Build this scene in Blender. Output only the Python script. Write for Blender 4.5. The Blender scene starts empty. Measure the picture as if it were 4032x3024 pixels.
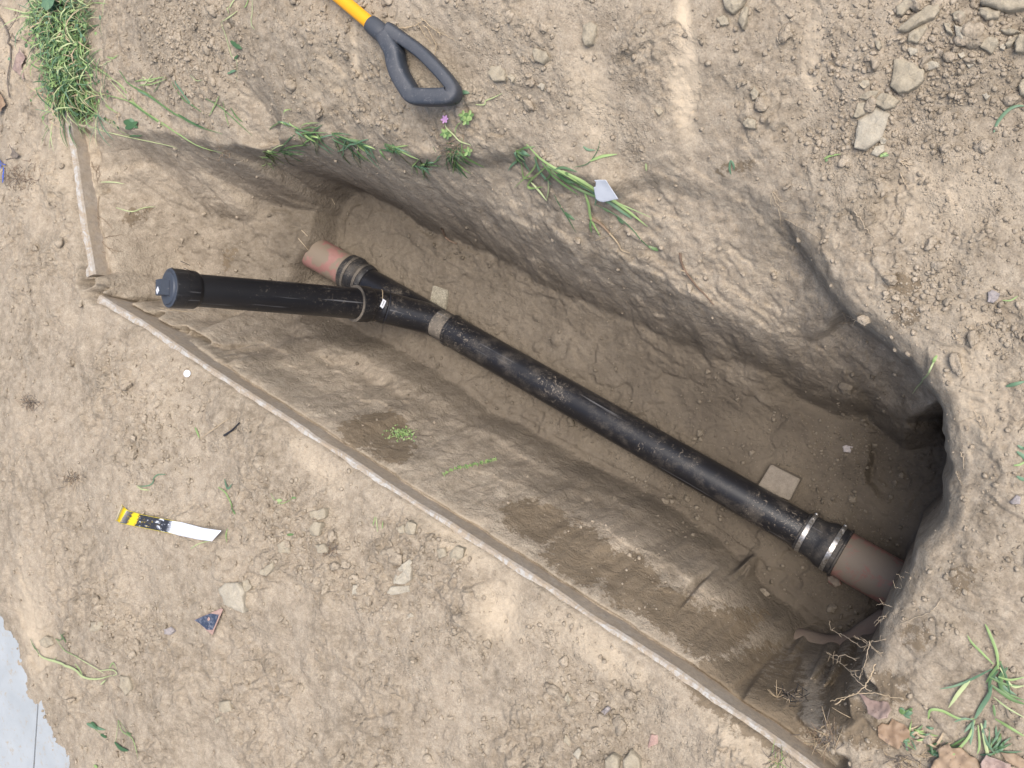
import bpy, bmesh, math, random
import numpy as np
from mathutils import Vector, Matrix, geometry, noise as mnoise
R_ = math.radians
rng = np.random.default_rng(7); random.seed(7)
sc = bpy.context.scene
# ------------------------------------------------------------------ camera
A = R_(28.0); HC = 2.43; FS = 3800.0          # tilt from straight down, height above kerb, focal length in photo pixels
cA, sA = math.cos(A), math.sin(A)
cd = bpy.data.cameras.new('camera'); cam = bpy.data.objects.new('camera', cd); sc.collection.objects.link(cam)
cd.sensor_width = 36; cd.lens = 36*FS/4032; cd.clip_start = 0.05; cd.clip_end = 200
cam.location = (0, 0, HC)
cam.matrix_world = Matrix(((cA, 0, sA, 0), (0, 1, 0, 0), (-sA, 0, cA, HC), (0, 0, 0, 1)))
sc.camera = cam
sc.render.resolution_x = 1024; sc.render.resolution_y = 768
# ------------------------------------------------------------------ light
SUN_EL, SUN_AZ = R_(66), R_(12)              # azimuth measured from +X towards +Y
w = bpy.data.worlds.new("World"); sc.world = w; w.use_nodes = True
nt = w.node_tree; bg = nt.nodes['Background']; sky = nt.nodes.new('ShaderNodeTexSky')
sky.sky_type = 'NISHITA'; sky.sun_disc = False; sky.sun_elevation = SUN_EL
sky.sun_rotation = R_(90)-SUN_AZ; sky.dust_density = 4.0; sky.air_density = 1.0
nt.links.new(sky.outputs[0], bg.inputs[0]); bg.inputs[1].default_value = 0.13
sl = bpy.data.lights.new('sun', 'SUN'); sl.energy = 2.3; sl.angle = R_(36); sl.color = (1, .95, .88)
so = bpy.data.objects.new('sun', sl); sc.collection.objects.link(so)
sdir = Vector((math.cos(SUN_EL)*math.cos(SUN_AZ), math.cos(SUN_EL)*math.sin(SUN_AZ), math.sin(SUN_EL)))
so.rotation_euler = sdir.to_track_quat('Z', 'Y').to_euler(); so.location = sdir*6
sc.view_settings.view_transform = 'Standard'; sc.view_settings.look = 'None'
sc.view_settings.exposure = 0.57; sc.view_settings.gamma = 1

# ------------------------------------------------------------------ helpers
col = sc.collection
def ray(px, py):                               # photo pixel -> world direction per metre of depth
    u = (px-2016)/FS; v = (1512-py)/FS
    return Vector((u*cA-sA, v, -u*sA-cA))
def pz(px, py, z): return Vector((0, 0, HC)) + ray(px, py)*z
def ph(px, py, h):
    r = ray(px, py); return Vector((0, 0, HC)) + r*((HC-h)/-r.z)
D = 4032/2212.0                                # the terrain lists below are noted on a 2212 px wide view
def tag(o, label=None, cat=None, group=None, kind=None):
    if label: o['label'] = label
    if cat: o['category'] = cat
    if group: o['group'] = group
    if kind: o['kind'] = kind
    return o
def link(name, me, mat=None, parent=None, smooth=True):
    o = bpy.data.objects.new(name, me); col.objects.link(o)
    if mat is not None and len(me.materials) == 0: me.materials.append(mat)
    if parent: o.parent = parent
    if smooth and len(me.polygons): me.polygons.foreach_set('use_smooth', [True]*len(me.polygons))
    return o
def mesh(name, vs, fs, mat=None, parent=None, smooth=True, off=None):
    me = bpy.data.meshes.new(name)
    if off is not None: vs = [Vector(v)-off for v in vs]
    me.from_pydata([tuple(v) for v in vs], [], fs); me.update()
    return link(name, me, mat, parent, smooth)
def empty(name, loc, label, cat, group=None):
    o = bpy.data.objects.new(name, None); col.objects.link(o); o.location = loc; o.empty_display_size = .05
    return tag(o, label, cat, group)
def hsh(ix, iy, s):
    h = (ix.astype(np.int64)*374761393 + iy.astype(np.int64)*668265263 + s*974711) & 0xffffffff
    h = ((h ^ (h >> 13))*1274126177) & 0xffffffff
    return ((h ^ (h >> 16)) & 0xffff)/32767.5-1
def vn(x, y, s=0):
    ix = np.floor(x); iy = np.floor(y); fx = x-ix; fy = y-iy
    fx = fx*fx*fx*(fx*(fx*6-15)+10); fy = fy*fy*fy*(fy*(fy*6-15)+10)
    a = hsh(ix, iy, s); b = hsh(ix+1, iy, s); c = hsh(ix, iy+1, s); d = hsh(ix+1, iy+1, s)
    return (a*(1-fx)+b*fx)*(1-fy)+(c*(1-fx)+d*fx)*fy
def fbm(x, y, lam, oct=3, s=0):
    r = 0; a = 1.0; t = 0
    for i in range(oct):
        k = 2**i/lam; ca, sa = math.cos(i*1.1+s), math.sin(i*1.1+s)
        r = r + a*vn((x*ca-y*sa)*k, (x*sa+y*ca)*k, s+i*17); t += a; a *= .5
    return r/t
def sst(x, a, b):
    t = np.clip((x-a)/(b-a), 0, 1); return t*t*(3-2*t)

# ------------------------------------------------------------------ materials
def newmat(name):
    m = bpy.data.materials.new(name); m.use_nodes = True
    n = m.node_tree; b = n.nodes['Principled BSDF']; return m, n, b
def N(n, t, **k):
    o = n.nodes.new(t)
    for a, b in k.items():
        if a in o.inputs.keys(): o.inputs[a].default_value = b
        else: setattr(o, a, b)
    return o
def coords(n, scale=(1, 1, 1), kind='Object'):
    tc = N(n, 'ShaderNodeTexCoord'); mp = N(n, 'ShaderNodeMapping'); mp.inputs['Scale'].default_value = scale
    n.links.new(tc.outputs[kind], mp.inputs[0]); return mp.outputs[0]
def geopos(n):
    return N(n, 'ShaderNodeNewGeometry').outputs['Position']
def noise(n, vec, scale, detail=4, rough=.55, dist=0):
    t = N(n, 'ShaderNodeTexNoise'); t.inputs['Scale'].default_value = scale; t.inputs['Detail'].default_value = detail
    t.inputs['Roughness'].default_value = rough; t.inputs['Distortion'].default_value = dist
    n.links.new(vec, t.inputs['Vector']); return t.outputs['Fac']
def ramp(n, fac, p):
    r = N(n, 'ShaderNodeValToRGB'); e = r.color_ramp.elements
    while len(e) < len(p): e.new(.5)
    for i, (pos, c) in enumerate(p):
        e[i].position = pos; e[i].color = (c, c, c, 1) if not hasattr(c, '__len__') else (*c, 1)
    n.links.new(fac, r.inputs[0]); return r.outputs[0]
def mix(n, fac, a, b, mode='MIX'):
    m = N(n, 'ShaderNodeMix', data_type='RGBA', blend_type=mode)
    for s, v in ((0, fac), (6, a), (7, b)):
        if isinstance(v, (int, float)): m.inputs[s].default_value = v
        elif isinstance(v, tuple): m.inputs[s].default_value = (*v, 1)
        else: n.links.new(v, m.inputs[s])
    return m.outputs[2]
def math_(n, op, a, b=0.0):
    m = N(n, 'ShaderNodeMath', operation=op)
    for i, v in enumerate((a, b)):
        if isinstance(v, (int, float)): m.inputs[i].default_value = v
        else: n.links.new(v, m.inputs[i])
    return m.outputs[0]
def bump(n, b, h, strength=.5, dist=.002, prev=None):
    bp = N(n, 'ShaderNodeBump'); bp.inputs['Strength'].default_value = strength; bp.inputs['Distance'].default_value = dist
    n.links.new(h, bp.inputs['Height'])
    if prev is not None: n.links.new(prev, bp.inputs['Normal'])
    if b is not None: n.links.new(bp.outputs[0], b.inputs['Normal'])
    return bp.outputs[0]
DRY = (.365, .305, .232); DUST = (.475, .408, .318); DAMP = (.155, .118, .077); DARK = (.240, .198, .146)
def soil_mat(name, attr=True, tint=1.0):
    m, n, b = newmat(name); P = geopos(n)
    n1 = noise(n, P, 3.5, 6, .6); n2 = noise(n, P, 28, 6, .65); n3 = noise(n, P, 230, 5, .7)
    c = mix(n, ramp(n, n1, [(.35, 0), (.65, 1)]), DARK, DRY)
    c = mix(n, ramp(n, n2, [(.38, 0), (.7, .8)]), c, DUST)
    c = mix(n, ramp(n, n3, [(.3, .55), (.62, 0)]), c, tuple(x*.62 for x in DARK))
    c = mix(n, ramp(n, noise(n, P, 90, 3, .6), [(.5, 0), (.75, .35)]), c, (.52, .44, .35))
    if attr:
        at = N(n, 'ShaderNodeVertexColor', layer_name='soil'); sp = N(n, 'ShaderNodeSeparateColor')
        n.links.new(at.outputs[0], sp.inputs[0])
        pale = math_(n, 'MULTIPLY', sp.outputs[1], ramp(n, n2, [(.2, .7), (.6, 1)]))
        c = mix(n, pale, c, (.56, .465, .345))
        c = mix(n, math_(n, 'MULTIPLY', at.outputs[1], .95), c, mix(n, ramp(n, noise(n, P, 6, 5, .6), [(.3, 0), (.7, 1)]), (.070, .057, .044), (.118, .097, .073)))  # alpha mixes in damp subsoil, darkened to carry the pit's shade
        edge = math_(n, 'ADD', sp.outputs[0], math_(n, 'MULTIPLY', math_(n, 'SUBTRACT', noise(n, P, 38, 8, .75), .5), 2.2))
        c = mix(n, math_(n, 'MULTIPLY', ramp(n, edge, [(.40, 0), (.56, 1)]), .78), c, DAMP)
        rough_amt = sp.outputs[2]
    if tint != 1: c = mix(n, 1.0, c, (tint, tint, tint), 'MULTIPLY')
    n.links.new(c, b.inputs['Base Color']); b.inputs['Roughness'].default_value = .95
    b.inputs['Specular IOR Level'].default_value = .15
    vo = N(n, 'ShaderNodeTexVoronoi'); vo.inputs['Scale'].default_value = 170; vo.feature = 'F1'
    n.links.new(P, vo.inputs['Vector'])
    vo2 = N(n, 'ShaderNodeTexVoronoi'); vo2.inputs['Scale'].default_value = 75
    wv = N(n, 'ShaderNodeVectorMath', operation='ADD'); n.links.new(P, wv.inputs[0])
    nc = N(n, 'ShaderNodeTexNoise'); nc.inputs['Scale'].default_value = 60; n.links.new(P, nc.inputs['Vector'])
    sc_ = N(n, 'ShaderNodeVectorMath', operation='SCALE'); sc_.inputs['Scale'].default_value = .012
    n.links.new(nc.outputs['Color'], sc_.inputs[0]); n.links.new(sc_.outputs[0], wv.inputs[1]); n.links.new(wv.outputs[0], vo2.inputs['Vector'])
    g = math_(n, 'MULTIPLY', ramp(n, vo.outputs['Distance'], [(0, 1), (.55, 0)]), ramp(n, noise(n, P, 16, 3), [(.42, 0), (.6, 1)]))
    g2 = math_(n, 'MULTIPLY', ramp(n, vo2.outputs['Distance'], [(0, 1), (.6, 0)]), ramp(n, noise(n, P, 9, 3), [(.45, 0), (.62, 1)]))
    if attr: g = math_(n, 'MULTIPLY', g, rough_amt); g2 = math_(n, 'MULTIPLY', g2, rough_amt)
    gn = N(n, 'ShaderNodeNewGeometry'); gs = N(n, 'ShaderNodeSeparateXYZ'); n.links.new(gn.outputs['Normal'], gs.inputs[0])
    wf = ramp(n, gs.outputs[2], [(.5, 1), (.95, .15)])
    cut = noise(n, P, 17, 7, .62, .6); cut = math_(n, 'MULTIPLY', ramp(n, cut, [(.40, 0), (.47, .5), (.50, .55), (.62, 1)]), wf)
    p0 = bump(n, None, cut, .5, .009)
    p1 = bump(n, None, g2, .8, .0045, p0); p1 = bump(n, None, g, .9, .0025, p1)
    p2 = bump(n, None, noise(n, P, 120, 8, .72), .75, .0045, p1)
    bump(n, b, n3, .45, .0015, p2)
    return m
M = {}
M['soil'] = soil_mat('trench_soil'); M['clod'] = soil_mat('dry_clod', False, 1.12); M['clod_damp_shade'] = soil_mat('damp_shade_clod', False, .52)  # last one: damp clods with pit shade worked into a darker tint
def stone_mat(name, c0, c1, sc1=40, r=.9, bs=.5):
    m, n, b = newmat(name); P = geopos(n)
    c = mix(n, ramp(n, noise(n, P, sc1, 6, .65), [(.3, 0), (.7, 1)]), c0, c1)
    c = mix(n, ramp(n, noise(n, P, 260, 4, .7), [(.3, .4), (.6, 0)]), c, tuple(x*.5 for x in c0))
    n.links.new(c, b.inputs['Base Color']); b.inputs['Roughness'].default_value = r
    b.inputs['Specular IOR Level'].default_value = .25
    q = bump(n, None, noise(n, P, 38, 7, .65, .4), bs, .012); bump(n, b, noise(n, P, 120, 8, .75), bs*1.3, .005, q); return m
M['stone'] = stone_mat('dusty_stone', (.34, .295, .22), (.45, .395, .30))
M['pale'] = stone_mat('pale_stone', (.40, .355, .28), (.50, .455, .365))
M['grey'] = stone_mat('grey_stone', (.30, .27, .26), (.42, .38, .37))
M['pink'] = stone_mat('pink_stone', (.40, .26, .22), (.48, .34, .29))
M['block'] = stone_mat('dusty_block', (.17, .145, .115), (.24, .205, .165), 60, .9, .35)
M['tile'] = stone_mat('speckled_stone', (.20, .175, .13), (.40, .37, .29), 130, .85, .5)
m, n, b = newmat('kerb_concrete'); P = geopos(n)
c = mix(n, ramp(n, noise(n, P, 14, 6, .65), [(.35, 0), (.6, 1)]), (.33, .275, .21), (.40, .345, .28))
c = mix(n, ramp(n, noise(n, P, 9, 7, .75, .5), [(.42, 0), (.56, .9)]), c, (.37, .30, .22)); c = mix(n, ramp(n, noise(n, P, 70, 6, .75), [(.45, 0), (.6, .45)]), c, (.22, .19, .16))
geo = N(n, 'ShaderNodeNewGeometry'); sx = N(n, 'ShaderNodeSeparateXYZ'); n.links.new(geo.outputs['True Normal'], sx.inputs[0])
topf = math_(n, 'MULTIPLY', ramp(n, sx.outputs[2], [(.35, 0), (.7, 1)]), ramp(n, noise(n, P, 24, 7, .8, 1), [(.47, .0), (.58, 1)]))
c = mix(n, topf, c, (.43, .425, .405))
n.links.new(c, b.inputs['Base Color']); b.inputs['Roughness'].default_value = .88
bump(n, b, noise(n, P, 60, 8, .72), .6, .004); M['kerb'] = m
m, n, b = newmat('pavement_concrete'); P = geopos(n)
c = mix(n, ramp(n, noise(n, P, 5, 6, .65), [(.3, 0), (.7, 1)]), (.31, .335, .35), (.385, .41, .425))
c = mix(n, ramp(n, noise(n, P, 38, 6, .8, .6), [(.56, 0), (.66, .9)]), c, (.34, .29, .22))
n.links.new(c, b.inputs['Base Color']); b.inputs['Roughness'].default_value = .7; bump(n, b, noise(n, P, 80, 5), .3, .002); M['pave'] = m

def plastic(name, base, rough, dustamt, streak=(1, 1, 1), dustc=(.20, .17, .135), up=.2, spec=.5):
    m, n, b = newmat(name); O = coords(n, streak); P = geopos(n)
    geo = N(n, 'ShaderNodeNewGeometry'); sx = N(n, 'ShaderNodeSeparateXYZ'); n.links.new(geo.outputs['Normal'], sx.inputs[0])
    upm = math_(n, 'MULTIPLY', math_(n, 'MAXIMUM', sx.outputs[2], 0.0), up)
    big = noise(n, P, 9, 6, .7); fine = noise(n, P, 180, 5, .75)
    s = math_(n, 'ADD', math_(n, 'ADD', math_(n, 'MULTIPLY', big, .85), math_(n, 'MULTIPLY', fine, .35)), upm)
    dust = math_(n, 'MULTIPLY', ramp(n, s, [(.66, 0), (.95, 1)]), dustamt)
    O2 = coords(n, (90, 90, 2.2)); scr = ramp(n, noise(n, O2, 1, 3, .6), [(.64, 0), (.70, .6)])
    smear = ramp(n, math_(n, 'ADD', noise(n, P, 42, 4, .8, 2.5), math_(n, 'MULTIPLY', noise(n, P, 5, 3), .55)), [(.90, 0), (.945, .85)])
    c = mix(n, dust, base, dustc)
    c = mix(n, math_(n, 'MULTIPLY', smear, min(1, dustamt*1.3)), c, tuple(x*1.25 for x in dustc))
    c = mix(n, scr, c, (.16, .16, .165))
    n.links.new(c, b.inputs['Base Color'])
    rr = math_(n, 'ADD', math_(n, 'MULTIPLY', dust, .45), math_(n, 'ADD', rough-.1, math_(n, 'MULTIPLY', big, .22)))
    n.links.new(rr, b.inputs['Roughness']); b.inputs['Specular IOR Level'].default_value = spec
    bump(n, b, fine, .12, .0006); return m
M['abs'] = plastic('black_plastic_pipe', (.010, .010, .012), .36, .55, up=.06)
M['wye'] = plastic('black_fitting', (.010, .010, .012), .34, .28, up=.05)
M['abs_clean'] = plastic('black_plastic_clean', (.008, .008, .010), .36, .22, up=0)
M['cap'] = plastic('cap_plastic', (.05, .06, .08), .5, .15, up=0)
M['rubber'] = plastic('black_rubber', (.020, .020, .022), .5, .6, up=.1, spec=.4)
M['hub'] = plastic('dusty_hub', (.03, .029, .028), .5, .8, up=.25)
M['handle'] = plastic('grip_rubber', (.042, .050, .064), .52, .22, dustc=(.20, .19, .19), spec=.45)
m, n, b = newmat('clay_pipe'); P = geopos(n)
c = mix(n, ramp(n, noise(n, P, 12, 5), [(.3, 0), (.7, 1)]), (.21, .085, .07), (.27, .125, .105))
geo = N(n, 'ShaderNodeNewGeometry'); sx = N(n, 'ShaderNodeSeparateXYZ'); n.links.new(geo.outputs['Normal'], sx.inputs[0])
dn = math_(n, 'ADD', noise(n, P, 13, 6, .7, .4), math_(n, 'MULTIPLY', sx.outputs[2], .10))
c = mix(n, ramp(n, dn, [(.50, .25), (.57, 1)]), c, (.175, .14, .108)); n.links.new(c, b.inputs['Base Color'])
b.inputs['Roughness'].default_value = .75; bump(n, b, noise(n, P, 150, 5, .7), .3, .0015); M['clay'] = m
m, n, b = newmat('clay_pipe_clean'); P = geopos(n)
c = mix(n, ramp(n, noise(n, P, 15, 5), [(.3, 0), (.7, 1)]), (.24, .115, .10), (.30, .165, .145))
c = mix(n, ramp(n, noise(n, P, 14, 6, .6, .3), [(.44, 0), (.50, 1)]), c, (.20, .158, .118)); n.links.new(c, b.inputs['Base Color'])
b.inputs['Roughness'].default_value = .7; bump(n, b, noise(n, P, 150, 5, .7), .3, .0015); M['clay2'] = m
m, n, b = newmat('clay_mud'); P = geopos(n)
c = mix(n, ramp(n, noise(n, P, 10, 6), [(.3, 0), (.7, 1)]), (.155, .112, .088), (.17, .135, .102)); n.links.new(c, b.inputs['Base Color'])
b.inputs['Roughness'].default_value = .9; bump(n, b, noise(n, P, 70, 7, .7), .5, .004); M['claymud'] = m
m, n, b = newmat('hose_clamp_steel'); P = geopos(n); b.inputs['Metallic'].default_value = .85
c = mix(n, ramp(n, noise(n, P, 120, 6, .8), [(.42, 0), (.6, 1)]), (.30, .27, .23), (.62, .62, .62)); n.links.new(c, b.inputs['Base Color'])
b.inputs['Roughness'].default_value = .33; bump(n, b, noise(n, P, 300, 3), .3, .0005); M['steel'] = m
def flat(name, c, r=.5, c2=None, s=60, bs=.15, sheen=0, tr=0):
    m, n, b = newmat(name); P = geopos(n)
    cc = mix(n, ramp(n, noise(n, P, s, 5, .6), [(.3, 0), (.7, 1)]), c, c2 or tuple(x*.8 for x in c))
    n.links.new(cc, b.inputs['Base Color']); b.inputs['Roughness'].default_value = r
    bump(n, b, noise(n, P, s*3, 4), bs, .001)
    return m
M['yellow'] = flat('yellow_shaft', (.86, .40, .012), .38, (.80, .36, .012), 12, .05)
M['paper'] = flat('white_paper', (.78, .81, .86), .6, (.70, .73, .78), 25, .15)
M['ink'] = flat('dark_ink', (.07, .08, .10), .6); M['faint'] = flat('faint_ink', (.50, .54, .62), .6)
M['white'] = flat('white_plastic', (.80, .82, .88), .35); M['black'] = flat('black_plastic_bit', (.015, .016, .022), .5)
M['blue'] = flat('blue_twine', (.05, .12, .55), .5)
M['straw'] = flat('dry_straw', (.45, .36, .24), .7, (.33, .25, .16), 150); M['root'] = flat('root_fibre', (.52, .43, .31), .75, (.36, .28, .19), 200)
M['twig'] = flat('twig_bark', (.13, .085, .055), .8, (.22, .155, .11), 90, .8); M['greydry'] = flat('dry_grey_stem', (.12, .10, .085), .85, (.20, .17, .14), 100)
M['rootdark'] = flat('root_brown', (.26, .19, .125), .8, (.17, .12, .08), 150)
G = [('grass_mid', (.12, .21, .07), (.09, .16, .06)), ('grass_light', (.26, .37, .13), (.20, .30, .11)), ('grass_pale', (.42, .47, .24), (.33, .40, .19)), ('grass_deep', (.045, .105, .045), (.06, .13, .05)), ('grass_blue', (.12, .21, .12), (.09, .17, .10))]
for a_, c_, d_ in G: M[a_] = flat(a_, c_, .5, d_, 40)
def leafm(name, c, c2, c3):
    m, n, b = newmat(name); P = geopos(n)
    cc = mix(n, ramp(n, noise(n, P, 30, 5), [(.3, 0), (.7, 1)]), c, c2)
    cc = mix(n, ramp(n, noise(n, P, 90, 5, .7), [(.58, 0), (.66, .8)]), cc, c3)
    n.links.new(cc, b.inputs['Base Color']); b.inputs['Roughness'].default_value = .6; bump(n, b, noise(n, P, 70, 5), .5, .003); return m
M['leaf'] = leafm('dead_leaf', (.235, .155, .095), (.30, .21, .135), (.16, .11, .08))
M['leaf2'] = leafm('dead_leaf_grey', (.27, .19, .16), (.36, .27, .23), (.14, .10, .08))
M['leaf3'] = leafm('dead_leaf_tan', (.33, .23, .145), (.26, .19, .13), (.14, .10, .07))

# ------------------------------------------------------------------ pipe geometry (fixes the trench floor)
PL = pz(1774, 1300, 3.49); PR = pz(3196, 2112, 2.945)      # ends of the long pipe's axis
md = (PL-PR).normalized()                                  # direction along the drain towards the wye
def floorh(x, y):
    s = (Vector((x, y))-PR.xy).dot(md.xy)/md.xy.length_squared
    return PR.z + s*md.z - .062
# ------------------------------------------------------------------ terrain control lines (2212-wide pixels, height; 'F' follows the pipe bed)
def P2(px, py, h):
    px *= D; py *= D
    if not isinstance(h, str) and h < -.12: h *= 1.05
    if isinstance(h, str):
        o = float(h[1:] or 0); hh = -.6
        for _ in range(8):
            p = ph(px, py, hh); hh = floorh(p.x, p.y)+o
        return ph(px, py, hh)
    return ph(px, py, h)
C1 = [(214, 636), (247, 658), (301, 690), (351, 722), (394, 751), (467, 801), (554, 858), (644, 915), (741, 979), (841, 1045), (938, 1106), (1108, 1214), (1192, 1268), (1292, 1334), (1395, 1400), (1462, 1444), (1559, 1514), (1662, 1583), (1720, 1624), (1800, 1684)]
C2 = [(143, 228), (150, 267), (160, 317), (167, 361), (177, 434), (187, 501), (197, 554), (203, 592)]
c1w = [ph(x*D, y*D, 0.0) for x, y in C1]; c2w = [ph(x*D, y*D, 0.0) for x, y in C2]
ctrl = []                                                  # (x, y, h, granular, lump, wall)
T = {'s': (1., 1., 0.), 'g': (.8, 1., 0.), 'w': (.15, .3, 1.), 'f': (.55, .35, .2), 'c': (.05, .12, .1), 'b': (.3, .5, .6)}
def line(pts, t, step=.03):
    ws = [P2(*p) for p in pts]
    addw(ws, t, step)
def addw(ws, t, step=.03):
    for i in range(len(ws)):
        ctrl.append((*ws[i], *T[t]))
        if i+1 < len(ws):
            L = (ws[i+1]-ws[i]).length; k = int(L/step)
            for j in range(1, k): ctrl.append((*(ws[i].lerp(ws[i+1], j/k)), *T[t]))
def pts(L, t):
    for p in L: ctrl.append((*P2(*p), *T[t]))
def offs(ws, d, h, sgn=1):
    out = []
    for i, p in enumerate(ws):
        a = ws[max(0, i-1)]; b = ws[min(len(ws)-1, i+1)]; t = (b-a).xy.normalized(); nrm = Vector((-t.y, t.x))*sgn
        out.append(Vector((p.x+nrm.x*d, p.y+nrm.y*d, h)))
    return out
# kerbs: soil behind, buried core, foot of the exposed face (left-hand normal of C1 points into the trench)
addw(offs(c1w, -.062, .022), 'g'); addw(offs(c1w, -.019, .007), 'c'); addw(offs(c1w, -.010, -.012), 'c'); addw(offs(c1w, -.004, -.10), 'c'); addw(offs(c1w, .008, -.055), 'b'); addw(offs(c1w, .030, -.095), 'b')
addw(offs(c1w, -.10, .025), 'g')
addw(offs(c2w, -.09, .025), 'g'); addw(offs(c2w, -.024, .010), 'c'); addw(offs(c2w, -.012, -.015), 'c'); addw(offs(c2w, -.005, -.10), 'c'); addw(offs(c2w, .008, -.05), 'b'); addw(offs(c2w, .04, -.085), 'b')
line([(206, 600, .03), (208, 615, .03), (210, 628, .03)], 'c'); line([(196, 598, .035), (196, 615, .035), (200, 632, .035)], 'g'); line([(170, 560, .03), (165, 620, .035), (190, 660, .035)], 'g'); pts([(224, 612, -.03), (240, 615, -.11)], 'b')
# soil outside, lower left
pts([(40, 400, .0), (60, 560, .02), (120, 480, .0), (120, 330, -.01), (100, 700, .03), (200, 780, .05), (60, 900, .05), (300, 900, .06), (100, 1080, .06), (250, 1150, .08), (400, 1020, .05), (470, 900, .04),
     (600, 1000, .04), (450, 1250, .07), (650, 1150, .05), (60, 1240, .05), (200, 1300, .06), (320, 1450, .05), (600, 1350, .05), (800, 1200, .045), (850, 1400, .04), (500, 1550, .04), (750, 1600, .03), (1000, 1300, .035), (1050, 1500, .03), (1250, 1450, .03), (1250, 1640, .02), (1450, 1600, .02), (170, 1500, .04), (230, 1640, .03), (1000, 1700, .02), (1500, 1720, .02)], 'g')
line([(-60, 1270, .0), (0, 1290, .018), (50, 1350, .016), (62, 1440, .014), (95, 1520, .014), (120, 1590, .014), (150, 1680, .012), (170, 1760, .01)], 'c')
line([(-60, 1400, -.03), (15, 1420, -.03), (20, 1500, -.03), (60, 1600, -.03), (90, 1700, -.03)], 'c')
# bench and crest under the kerb
line([(300, 655, -.17), (420, 712, -.19), (554, 768, -.22), (680, 830, -.24), (761, 862, -.26), (855, 905, -.27), (871, 925, -.27), (998, 981, -.28), (1108, 1036, -.28), (1218, 1112, -.28), (1342, 1152, -.30), (1392, 1182, -.30), (1525, 1246, -.32), (1590, 1308, -.36), (1640, 1366, -.40), (1670, 1412, -.39), (1720, 1448, -.36), (1793, 1466, -.27), (1846, 1454, -.20)], 'w')
pts([(1735, 1500, -.10), (1770, 1505, -.06), (1830, 1500, -.03), (1785, 1560, -.02), (1740, 1560, -.05), (1850, 1570, .0), (1900, 1455, -.02), (1800, 1620, .0)], 'b')
# slumps and terraces below the crest
crest = [P2(*p) for p in [(554, 768, -.22), (680, 830, -.24), (761, 862, -.26), (871, 925, -.27), (998, 981, -.28), (1108, 1036, -.28), (1218, 1112, -.28), (1342, 1152, -.30), (1392, 1182, -.30), (1525, 1246, -.32), (1590, 1312, -.34)]]
toel = [P2(*p) for p in [(700, 680, 'F.04'), (800, 725, 'F.02'), (880, 765, 'F.02'), (960, 815, 'F.02'), (1060, 885, 'F.015'), (1180, 950, 'F.01'), (1310, 1020, 'F.0'), (1450, 1095, 'F'), (1560, 1170, 'F'), (1620, 1230, 'F'), (1665, 1282, 'F')]]
for fr_, dh_ in ((.36, -.03), (.66, .03)):                 # uneven terraces half way down
    mid = [a.lerp(b_, fr_) for a, b_ in zip(crest, toel)]; mm = []
    for a, b_ in zip(mid[:-1], mid[1:]):
        for k in range(6): mm.append(a.lerp(b_, k/6))
    for i, p in enumerate(mm):
        k = mnoise.noise(Vector((i*.21, fr_*9, 0))); p.z += dh_+.035*k; p.y += .02*mnoise.noise(Vector((i*.3, fr_*9, 5)))
        ctrl.append((*p, *T['w']))
pts([(420, 690, -.26), (500, 690, -.31)], 'w')
line([(340, 660, -.22), (430, 645, -.33), (560, 650, -.40), (700, 680, 'F.04'), (800, 725, 'F.02'), (880, 765, 'F.02'), (960, 815, 'F.02'), (1060, 885, 'F.015'), (1180, 950, 'F.01'), (1310, 1020, 'F.0'), (1450, 1095, 'F'), (1560, 1170, 'F'), (1665, 1282, 'F'), (1718, 1314, 'F'), (1754, 1351, 'F'), (1790, 1376, 'F'), (1830, 1376, 'F'), (1862, 1352, 'F'), (1890, 1330, 'F'), (1930, 1300, 'F')], 'f')
line([(1705, 1390, 'F.12'), (1739, 1402, 'F.13'), (1780, 1408, 'F.13'), (1822, 1410, 'F.13'), (1860, 1395, 'F.13'), (1893, 1376, 'F.12')], 'c')
# floor
pts([(800, 480, 'F'), (840, 500, 'F'), (860, 560, 'F'), (920, 560, 'F.01'), (940, 640, 'F'), (1000, 600, 'F.02'), (1040, 680, 'F.01'), (1100, 640, 'F.03'), (1140, 760, 'F'), (1200, 700, 'F.03'), (1240, 820, 'F'), (1330, 780, 'F.02'), (1340, 880, 'F'), (1440, 830, 'F.02'), (1430, 930, 'F'), (1540, 880, 'F.01'), (1540, 990, 'F'), (1640, 920, 'F.0'), (1640, 1040, 'F'), (1740, 980, 'F-.01'), (1760, 1100, 'F-.01'), (1840, 1060, 'F-.02'), (1800, 900, 'F.0'), (1720, 860, 'F.03'),
     (1880, 900, 'F-.01'), (1960, 980, 'F-.03'), (1980, 1080, 'F-.03'), (1900, 1150, 'F-.02'), (1000, 770, 'F'), (1120, 850, 'F'), (1250, 930, 'F'), (1400, 1030, 'F'), (1550, 1120, 'F'), (1650, 1190, 'F'), (1750, 1270, 'F-.01'), (1820, 1300, 'F-.01'), (900, 705, 'F'), (740, 610, 'F')], 'f')
line([(1878, 985, 'F-.0'), (1868, 1010, 'F-.0'), (1872, 1045, 'F-.0'), (1900, 1080, 'F-.0')], 'f'); line([(1890, 985, 'F-.055'), (1884, 1010, 'F-.06'), (1888, 1040, 'F-.06'), (1912, 1066, 'F-.055')], 'f')
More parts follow.
